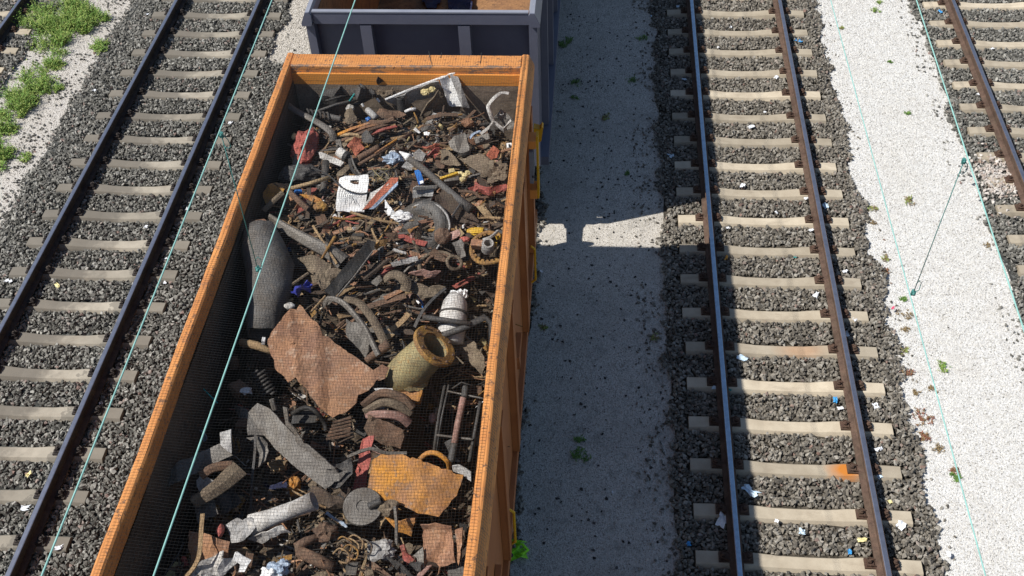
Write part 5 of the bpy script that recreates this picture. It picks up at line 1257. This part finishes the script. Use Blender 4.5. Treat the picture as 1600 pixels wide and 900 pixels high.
# --- bottom centre and right
disc('round_plate', 'disc', 'round grey brown disc with a notch below the red flat bar', 'grey', 'D', (1043,362), 2.72, [(0,.01),(.05,.012),(.05,.02),(.155,.012),(.16,-.005),(0,-.008)], (.05,-.25,1), 26)
sheet('steel_plate', 'metal plate', 'curved dark brown channel left of the round disc', 'dkbrown', 'D', [(855,282,2.70),(905,292,2.72),(975,332,2.70),(992,290,2.72),(1000,300,2.7),(985,372,2.62),(930,362,2.62),(868,350,2.62),(840,405,2.55)], 3, .014, .03)
tube('bent_pipe', 'pipe', 'brown bent pipe elbow at the bottom centre', 'brown', 'D', [(895,470),(830,492),(800,510),(805,530),(870,560),(935,590)], [2.78,2.80,2.80,2.78,2.75,2.72], [.03,.035,.04,.045,.05,.045], 12, True, curve=False)
lump('casting', 'casting', 'small brown casting at the end of the bent pipe elbow', 'brown', 'K', (1295,190), 2.82, (.08,.07,.06), 3, 3, rough=.7)
for i in range(7):
    r1 = random.Random(i+300); c = (960+r1.random()*90, 470+r1.random()*80)
    tube('wire_loop', 'wire', f'tan bent wire loop in the bottom centre tangle, {ORD[i+1]} of seven', ['wood','yrust','mud'][i % 3], 'D', [(c[0]-30,c[1]-10),(c[0]-5,c[1]-30),(c[0]+28,c[1]-8),(c[0]+22,c[1]+24),(c[0]-8,c[1]+18)], [2.76,2.84,2.83,2.8,2.76], .0065, 6, curve=True)
sheet('bracket', 'bracket', 'orange brown curved bracket below the large orange plate', 'orange', 'J', [(180,500,2.74),(385,515,2.76),(380,545,2.73),(350,640,2.64),(300,610,2.66),(250,580,2.68)], 3, .014, .04)
tube('steel_bar', 'bar', 'thin upright grey bar in front of the orange brown bracket', 'grey', 'J', [(258,410),(268,540),(268,680)], [2.86,2.78,2.68], .014, 6)
sheet('brown_plate', 'metal plate', 'rusty plate with a lengthwise crease at the bottom right', 'rust', 'J', [(440,540,2.80),(540,530,2.83),(650,560,2.83),(672,700,2.74),(690,815,2.66),(560,845,2.64),(470,855,2.63)], 3, .012, .035, .006)
sheet('brown_plate', 'metal plate', 'narrow rusty strip right of the creased rusty plate', 'rust', 'J', [(672,575,2.80),(728,560,2.83),(722,680,2.75),(705,825,2.65),(692,790,2.67)], 3, .012, .02, .006)
sheet('red_fragment', 'plastic', 'red star shaped plastic fragment at the bottom right', 'red', 'J', [(290,690,2.76),(325,665,2.79),(345,740,2.75),(395,795,2.71),(340,825,2.68),(305,780,2.71)], 3, .012, .03)
sheet('grey_board', 'board', 'grey flat board along the bottom edge right of centre', 'grey', 'J', [(380,760,2.7),(455,700,2.74),(470,860,2.64),(460,910,2.6),(250,910,2.6)], 3, .014, .015)
for i in range(4):
    tube('steel_bar', 'bar', f'thin dark slanting bar at the bottom edge, {ORD[i+1]} of four from the left', 'dkgrey', 'J', [(200+i*28,760+i*14),(300+i*28,880+i*10)], [2.78,2.7], .009, 6)
sheet('blue_strip', 'strip', 'pale blue strip in the gap left of the round disc', 'paleblue', 'D', [(903,388,2.70),(912,380,2.71),(990,435,2.66),(982,445,2.64)], 3, .01, .006)
lump('rag', 'rag', 'teal white crumpled bag at the bottom right of centre', 'palegrey', 'J', (160,720), 2.72, (.10,.08,.05), 15, 3, rough=.9)
tube('pipe_stub', 'pipe', 'short dark pipe stub right of the round disc', 'dkgrey', 'J', [(75,410),(165,370)], [2.74,2.78], .03, 10, True)
lump('casting', 'casting', 'grey brown casting under the left corner of the large orange plate', 'mud', 'J', (215,420), 2.72, (.07,.06,.05), 21, 3, rough=.6)
tube('log', 'log', 'dark upright log in the left gap below the big dark pipe', 'brown', 'C', [(255,330),(262,380)], [2.66,2.6], .05, 8)
sheet('steel_plate', 'metal plate', 'crumpled brown bracket left of the coil spring', 'brown', 'C', [(235,470,2.66),(290,425,2.72),(335,470,2.68),(300,520,2.62),(280,540,2.6)], 3, .012, .06)
lump('rag', 'rag', 'white scrap of film on the crumpled bracket left of the coil spring', 'white', 'C', (325,490), 2.72, (.05,.035,.025), 9, 2, rough=.8)
strip('teal_cord', 'cord', 'teal cord end lying in the dark left gap', 'teal', 'C', [(160,150),(152,250),(155,380)], [2.6,2.5,2.45], .014, .008)
sheet('paleblue_sheet', 'plastic sheet', 'bluish crumpled sheet in the shadow by the left wall', 'paleblue', 'C', [(205,160,2.5),(260,145,2.55),(275,190,2.5),(230,215,2.45)], 3, .01, .05)
sheet('steel_plate', 'metal plate', 'bluish strip standing in the shadow at the lower left', 'paleblue', 'D', [(425,75,2.6),(435,75,2.62),(460,115,2.55),(445,120,2.54)], 3, .01, .01)
for i, (c, mt, lb) in enumerate(((( 370,570),'grey','grey bar stub above the broad bent channel, left one'), ((440,530),'grey','grey bar stub above the broad bent channel, right one'))):
    tube('steel_bar', 'bar', lb, mt, 'C', [(c[0],c[1]),(c[0]+15,c[1]+50)], [2.88,2.8], .022, 6)
tube('hose', 'hose', 'black bent hoses below the lower corner of the big rust plate', 'black', 'C', [(540,600),(600,570),(650,590),(690,640),(700,680)], [2.6,2.66,2.66,2.6,2.55], .022, 8, curve=True)
block('steel_box', 'box', 'dark grey box between the bent strips and the ribbed block', 'dkgrey', 'C', (600,620), 2.56, (.22,.14,.08), (8,5,8), rough=.012)


# ------------------------------------------------------------------ netting over the load
def net_z(x, y):
    e = min(1, max(0, min(x+5.70, -3.165-x, 10.13-y)/.5)); e = e*e*(3-2*e)
    return 3.408-e*(.055+.03*nz(x, y, .9, 21))-.006*e*nz(x, y, 6, 4)


def net_pt(u, y):
    y = min(y, 10.37)
    """u runs across the wagon; beyond the rims the net hangs down outside"""
    x = u+.012*nz(u, y, 2.2, 31)+.004*nz(u, y, 9, 5); yy = y+.012*nz(y, u, 2.0, 41)+.004*nz(y, u, 9, 6)
    hi, lo = -3.088, -5.782
    if x > hi: d = x-hi; return (hi+min(d, .13)*.47+.004, yy, 3.403-d*.92)
    if x < lo: d = lo-x; return (lo-min(d, .13)*.47-.004, yy, 3.403-d*.92)
    if yy > 10.13: return (x, yy, 3.4075)
    if x > -3.16 or x < -5.71: return (x, yy, 3.405)
    return (x, yy, net_z(x, yy))


mb = MB(); r_ = .0007; cell = .0275
def strand(pts):
    n = len(pts); vs = []; fs = []
    for p in pts: vs += [(p[0]-r_, p[1]-r_, p[2]), (p[0]+r_, p[1]+r_, p[2]), (p[0], p[1], p[2]+2*r_)]
    for i in range(n-1):
        for j in range(3):
            k = (j+1) % 3; fs.append((i*3+j, i*3+k, i*3+3+k, i*3+3+j))
    mb.add(vs, fs)
us = np.arange(-5.86, -2.985, cell)
for u in us: strand([net_pt(u, y) for y in np.arange(2.7, 10.36, .09)])
for y in np.arange(2.7, 10.35, cell): strand([net_pt(u, y) for u in np.arange(-5.87, -2.98, .055)])
o = mb.build('safety_net', M_net, origin=(WX, 6.5, 3.3), fix=False); tag(o, 'fine black safety netting stretched over the orange wagon and its rims', 'netting')
# loose threads hanging over the far rim
for i, pts in enumerate(([(670,80),(672,92),(676,103),(684,115)], [(752,82),(751,93),(750,101)], [(690,82),(688,90)])):
    tube('loose_thread', 'thread', ['long black thread hanging over the far orange rim','short black thread on the far rim, right one','shortest black thread on the far rim beside the long one'][i], M_net, 'P', pts, [3.412,3.413,3.40,3.3][:len(pts)], .003, 4)

# ------------------------------------------------------------------ overhead wires
def wire(pa, pb, za, zb, label, r, cat='overhead wire'):
    a, b = at(*pa, za), at(*pb, zb); d = (b-a)
    pts = [a+d*t for t in (-1.2, -.4, 0, .5, 1, 1.8, 3.5)]
    mb = MB(); mb.tube(pts, r, 8); o = mb.build('overhead_wire', M_patina, origin=tuple(a), smooth=True); return tag(o, label, cat, 'overhead wires')


wire((240,900), (555,0), 5.2, 5.2, 'teal contact wire crossing in front of the scrap load', .0056)
wire((65,900), (425,0), 6.4, 6.4, 'teal messenger wire running along the left track', .0042)
wire((1540,900), (1298,0), 5.0, 5.0, 'teal contact wire over the white gravel, meeting the dropper at its lower end', .0042)
wire((1598,510), (1432,0), 6.1, 6.1, 'teal messenger wire along the upper right, carrying the dropper at its upper end', .0042)


def dropper(pu, zu, pl, zl, label, loop):
    a, b = at(*pu, zu), at(*pl, zl)
    o = empty('wire_dropper', tuple(b), label, 'wire dropper', 'droppers between the overhead wires')
    mb = MB(); mb.tube([a, a.lerp(b, .5), b], .0030, 6); mb.build('dropper_wire', M_patina_dk, o, True)
    for p, k in ((a, .5), (b, .65)):
        mb = MB(); mb.lathe([(0, -.035*k), (.014*k, -.03*k), (.016*k, 0), (.012*k, .03*k), (0, .033*k)], frame(p+Vector((0, 0, .008)), (0, .9, .4)), 10)
        mb.box((-.022*k, -.008, -.016), (.022*k, .008, .016), Matrix.Translation(p)); mb.build('wire_clamp', M_patina_dk, o)
    for p, d in ((a, -1), (b, 1)):
        mb = MB(); mb.tube([p+Vector((.005, 0, .005)), p+Vector((.03*loop, 0, .03*d)), p+Vector((.034*loop, .01, .085*d)), p+Vector((.016*loop, .01, .105*d)), p+Vector((0, 0, .085*d))], .0026, 6)
        mb.build('wire_loop', M_patina_dk, o, True)


dropper((346,211), 6.4, (403,421), 5.2, 'thin dropper with a clamp knot on the wire before the big dark pipe', 1)
dropper((1506,252), 6.1, (1427,458), 5.0, 'thin slanting dropper wire above the white gravel', 1)
tube('cord', 'cord', 'faint teal cord lying along the shaded left wall inside the wagon', 'teal', 'P', [(278,566),(300,588),(322,612),(340,630)], [3.0,2.9,2.82,2.76], .006, 5)

# ------------------------------------------------------------------ weeds
def weed(name, u, v, rad, n, h, mats, label, cat, z=-.262, spread=.5, group=None, leaf=.02, seed=0, elong=1.0):
    c = at(u, v, z); rg = random.Random(seed); obs = None
    subs = [(rg.gauss(0, rad*.55), rg.gauss(0, rad*.55)*elong, rg.uniform(.15, .5), rg.uniform(.4, 1.25)) for _ in range(13)]
    for mi, mt in enumerate(mats):
        mb = MB()
        for i in range(n if mi == 0 else int(n*.75)):
            sc_ = rg.choice(subs); a = rg.uniform(0, 6.283); rr = rad*sc_[2]*rg.random()**.6; b = c+Vector((sc_[0]+math.cos(a)*rr, sc_[1]+math.sin(a)*rr*elong, 0)); rr = rr/sc_[2]
            hh = h*sc_[3]*rg.uniform(.3, 1.15)*(1.15-.7*(rr/rad)**2); ln = Vector((rg.gauss(0, spread), rg.gauss(0, spread), 1)).normalized()
            ln2 = (ln+Vector((rg.gauss(0, .4), rg.gauss(0, .4), -.3))).normalized()
            w = Vector((rg.gauss(0, 1), rg.gauss(0, 1), 0)).normalized()*leaf*.28*rg.uniform(.6, 1.3)
            p1 = b+ln*hh*.55; p2 = p1+ln2*hh*.45
            mb.add([b-w, b+w, p1+w*.8, p1-w*.8, p2], [(0,1,2,3), (3,2,4)])
            for _ in range(3):
                t = rg.uniform(.35, 1); q = b.lerp(p1, t*1.4) if t < .7 else p1.lerp(p2, (t-.7)/.3)
                d = Vector((rg.gauss(0, 1), rg.gauss(0, 1), rg.uniform(-.1, .9))).normalized()*leaf*rg.uniform(1.0, 2.4); s_ = d.cross(Vector((0, 0, 1))).normalized()*leaf*rg.uniform(.25, .5)
                mb.add([q, q+d*.5+s_, q+d, q+d*.5-s_], [(0,1,2,3)])
        if obs is None:
            o = empty(name, (c.x, c.y, z), label, cat, group); obs = o
        mb.build('leaves' if mi == 0 else 'pale_leaves', mt, obs, fix=False)
    return obs


GW = 'green weeds between the left tracks'
for i, (u, v, rad, n, h, lab) in enumerate((
    (92,48,.44,950,.36,'largest bushy green weed at the top left between the tracks'),
    (128,22,.38,700,.30,'bushy green weed at the upper edge, right of the largest one'),
    (70,28,.26,350,.26,'lighter green weed just left of the largest one'),
    (153,74,.15,140,.14,'small low weed right of the largest green weed'),
    (82,102,.20,230,.20,'medium green weed below the largest one'),
    (52,140,.27,420,.26,'long green weed clump in the middle of the beige strip'),
    (92,140,.09,80,.11,'tiny green weed right of the long clump'),
    (24,172,.28,430,.26,'green weed clump left of the long clump, near the left edge'),
    (6,205,.22,260,.22,'yellowish green weed at the left picture edge'),
    (4,244,.26,380,.26,'lowest green weed at the left picture edge'))):
    weed('weed', u, v, rad*1.05, n, h*1.15, (M_grass, M_grass2), lab, 'weed', group=GW, leaf=.021, seed=i+1, elong=1.25, spread=.6)


def beside(y, k0=K0R):
    k = int(round((y-k0)/SP)); return ORD[max(1, min(21, k+1))]


TW = 'tufts on the gravel paths'
DESC = ['small', 'tiny', 'low', 'ragged', 'thin', 'flat', 'spiky', 'sparse']
tuf = [(887,64,.15,'g','shade'),(880,72,.10,'g','shade'),(1004,60,.10,'g','shade'),(988,127,.10,'g','shade'),(900,130,.10,'g','shade'),(897,153,.06,'g','shade'),(946,184,.09,'y','shade'),(980,271,.05,'g','shade'),
       (901,713,.13,'g','shade'),(906,687,.06,'g','shade'),(850,512,.07,'y','shade'),(1022,528,.07,'y','shade'),
       (1368,17,.10,'m','white'),(1373,4,.07,'m','white'),(1390,97,.035,'g','white'),(1417,176,.06,'g','white'),(1422,314,.13,'y','white'),(1363,326,.08,'y','white'),(1364,347,.08,'d','white'),
       (1384,405,.06,'y','white'),(1383,424,.07,'r','white'),(1411,468,.05,'g','white'),(1417,493,.10,'d','white'),(1413,515,.06,'d','white'),(1408,548,.08,'y','white'),(1419,582,.08,'r','white'),(1433,614,.07,'d','white'),
       (1444,655,.13,'r','white'),(1443,682,.09,'r','white'),(1466,700,.09,'d','white'),(1490,735,.05,'r','white'),(1494,748,.06,'g','white'),(1472,574,.09,'m','white'),(1456,608,.06,'d','white'),(1541,383,.05,'d','white'),(1316,44,.05,'y','white')]
seen = {}
for i, (u, v, rad, kind, where) in enumerate(tuf):
    y = at(u, v, -.26).y; x = at(u, v, -.26).x
    col = dict(g='green', y='yellowish', d='dry brown', r='reddish', m='green and yellow')[kind]; mt = dict(g=(M_grass_dk, M_grass), y=(M_dry, M_grass2), d=(M_dry,), r=(M_red, M_dry), m=(M_grass, M_grass2))[kind]
    sz = 'tiny' if rad < .06 else 'small' if rad < .1 else 'larger'
    lab = f"{sz} {col} tuft on {where} gravel by the {beside(y)} sleeper from the bottom"
    if lab in seen: lab += ', '+('right one' if x > seen[lab] else 'left one')
    seen[lab] = x
    weed('weed', u, v, rad*.75, int(10+rad*200), rad*.5, mt, lab, 'weed', group=TW, leaf=.016, seed=100+i, spread=.9)

# ------------------------------------------------------------------ litter
def crumple(u, v, size, mat, seed, z=-.205, flatk=.35, elong=1.0, rot=0.0):
    c = at(u, v, z); rg = random.Random(seed); bm = bmesh.new(); n = 5; g_ = []
    for i in range(n):
        for j in range(n):
            a, b = (i/(n-1)-.5)*size*elong, (j/(n-1)-.5)*size
            a, b = a*math.cos(rot)-b*math.sin(rot), a*math.sin(rot)+b*math.cos(rot)
            k = .75+.35*rg.random(); g_.append(bm.verts.new((c.x+a*k+rg.gauss(0, size*.06), c.y+b*k+rg.gauss(0, size*.06), c.z+.012+abs(rg.gauss(0, size*flatk*.5)))))
    for i in range(n-1):
        for j in range(n-1):
            if rg.random() > .06 or (i, j) in ((1,1),(2,2)): bm.faces.new((g_[i*n+j], g_[i*n+j+1], g_[i*n+n+j+1], g_[i*n+n+j]))
    bm.verts.index_update(); V = [v.co.copy() for v in bm.verts]; n_ = len(V); mb = MB()
    Fs = [tuple(v.index for v in f.verts) for f in bm.faces]; B = [(e.link_loops[0].vert.index, e.link_loops[0].link_loop_next.vert.index) for e in bm.edges if len(e.link_faces) == 1]; bm.free()
    mb.add(V+[v-Vector((0, 0, .004)) for v in V], Fs+[tuple(i+n_ for i in reversed(f)) for f in Fs]+[(b, a, a+n_, b+n_) for a, b in B])
    return mb.build('litter', mat, fix=False)


M_litw = plain('litter_white', (.80,.81,.83), .6); M_litb = plain('litter_blue', (.05,.30,.62), .5); M_litpb = plain('litter_pale_blue', (.55,.68,.78), .5)
M_lity = plain('litter_yellow', (.78,.68,.34), .6); M_lito = plain('litter_orange', (.75,.33,.04), .6); M_litp = plain('litter_pink', (.75,.12,.22), .6)
MT = dict(w=(M_litw, 'white'), b=(M_litb, 'blue'), p=(M_litpb, 'pale blue'), y=(M_lity, 'cream'), o=(M_lito, 'orange'), k=(M_litp, 'pink'), t=(D['teal'], 'turquoise'))
lit = [(1059,11,.10,'p'),(1017,26,.05,'p'),(1069,125,.08,'p'),(1122,75,.06,'w'),(1173,199,.10,'w'),(1048,244,.11,'p'),(1213,122,.11,'w'),(1247,65,.13,'b'),(1142,43,.06,'w'),(1195,176,.06,'w'),(1160,291,.12,'w'),(1261,311,.09,'w'),(1290,323,.13,'p'),
       (1137,357,.07,'w'),(1213,333,.05,'w'),(1268,361,.08,'w'),(1242,403,.05,'t'),(1275,462,.10,'w'),(1160,561,.13,'p'),(1135,403,.14,'o'),(1116,607,.10,'p'),(1305,626,.09,'b'),(1313,639,.08,'w'),(1368,636,.12,'w'),(1373,703,.09,'w'),(1371,744,.10,'p'),(1407,822,.15,'w'),
       (1171,768,.17,'p'),(1128,815,.17,'w'),(1213,815,.06,'w'),(1253,832,.11,'p'),(1347,845,.10,'y'),(1327,863,.07,'b'),(1076,851,.08,'b'),(1469,19,.09,'b'),(1550,77,.07,'w'),(1529,148,.08,'w'),(1395,482,.05,'k'),(1140,610,.05,'t'),
       (360,193,.10,'w'),(229,355,.10,'w'),(293,327,.07,'w'),(40,795,.11,'w'),(158,631,.07,'w'),(92,857,.09,'w'),(258,443,.07,'w'),(260,405,.06,'w'),(90,447,.08,'y'),(46,742,.08,'y'),(148,142,.08,'w'),(231,23,.08,'w'),(13,440,.10,'w'),(1482,867,.08,'w'),(1390,785,.07,'y'),(1322,523,.09,'w'),(1320,425,.08,'w'),(1335,500,.08,'w'),(858,110,.07,'y'),(846,425,.05,'w'),(957,770,.04,'w')]
LSEEN = {}
LG = 'litter scraps on the ballast and gravel'
for i, (u, v, sz, c) in enumerate(lit):
    p = at(u, v, -.2); x, y = p.x, p.y
    if x < -6.5: side = ('between the rails' if abs(x-TRK['left']) < .75 else 'outside the rails')+' of the left track'; k0 = K0L
    elif x < -1.4: side = 'on the shaded path by the wagon'; k0 = K0R
    elif x < -.75: side = 'in the shade left of the blue topped rail'; k0 = K0R
    elif x < .75: side = 'between the rails of the right track'; k0 = K0R
    elif x < 1.9: side = 'right of the sunlit brown rail'; k0 = K0R
    else: side = 'by the far right track'; k0 = K0R
    adj = 'crumpled' if i % 2 else 'torn'
    lab = f"{adj} {MT[c][1]} scrap {side}, by its {beside(y, k0)} sleeper from the bottom" if 'rail' in side else f"{adj} {MT[c][1]} scrap {side}, level with the {beside(y, k0)} sleeper from the bottom"
    if lab in LSEEN: lab += ', '+('right' if x > LSEEN[lab] else 'left')+' one'
    LSEEN[lab] = x
    on_path = (-3.0 < x < -1.6)
    el = 1.0+(i*37 % 10)/9
    if c == 'o': el = 3; sz = .06
    o = crumple(u, v, sz*.6, MT[c][0], 500+i, -.255 if on_path else -.2, .35, el, (i*1.7) % 3.1)
    tag(o, lab, 'litter', LG)
# lime green bag on the path beside the wagon
p0 = at(806, 860, -.25); bmv = []
o = crumple(803, 861, .24, D['lime'], 77, -.25, .16, 1.25, .25); o.name = 'plastic_bag'; tag(o, 'bright lime green plastic bag on the shaded path at the wagon side', 'plastic bag')
mb = MB(); mb.tube([p0+Vector(q) for q in ((.0,.05,.03),(.07,.05,.05),(.13,-.01,.03),(.08,-.06,.04),(.0,-.07,.02))], [.010,.018,.022,.018,.010], 6, squash=.5); mb.build('bag_edge', D['lime'], o, True)
# flat dark blue patches low in the empty wagon
for i, pts in enumerate(([(658,-14),(690,-14),(688,4),(680,12),(668,12),(660,4)], [(698,-14),(740,-14),(737,17),(712,17),(700,10)])):
    sheet('blue_patch', 'blue_patch', ['left one of two dark blue patches in the empty wagon','right one of two dark blue patches in the empty wagon'][i], 'navy', 'P', pts, 1.27, .012, .02)
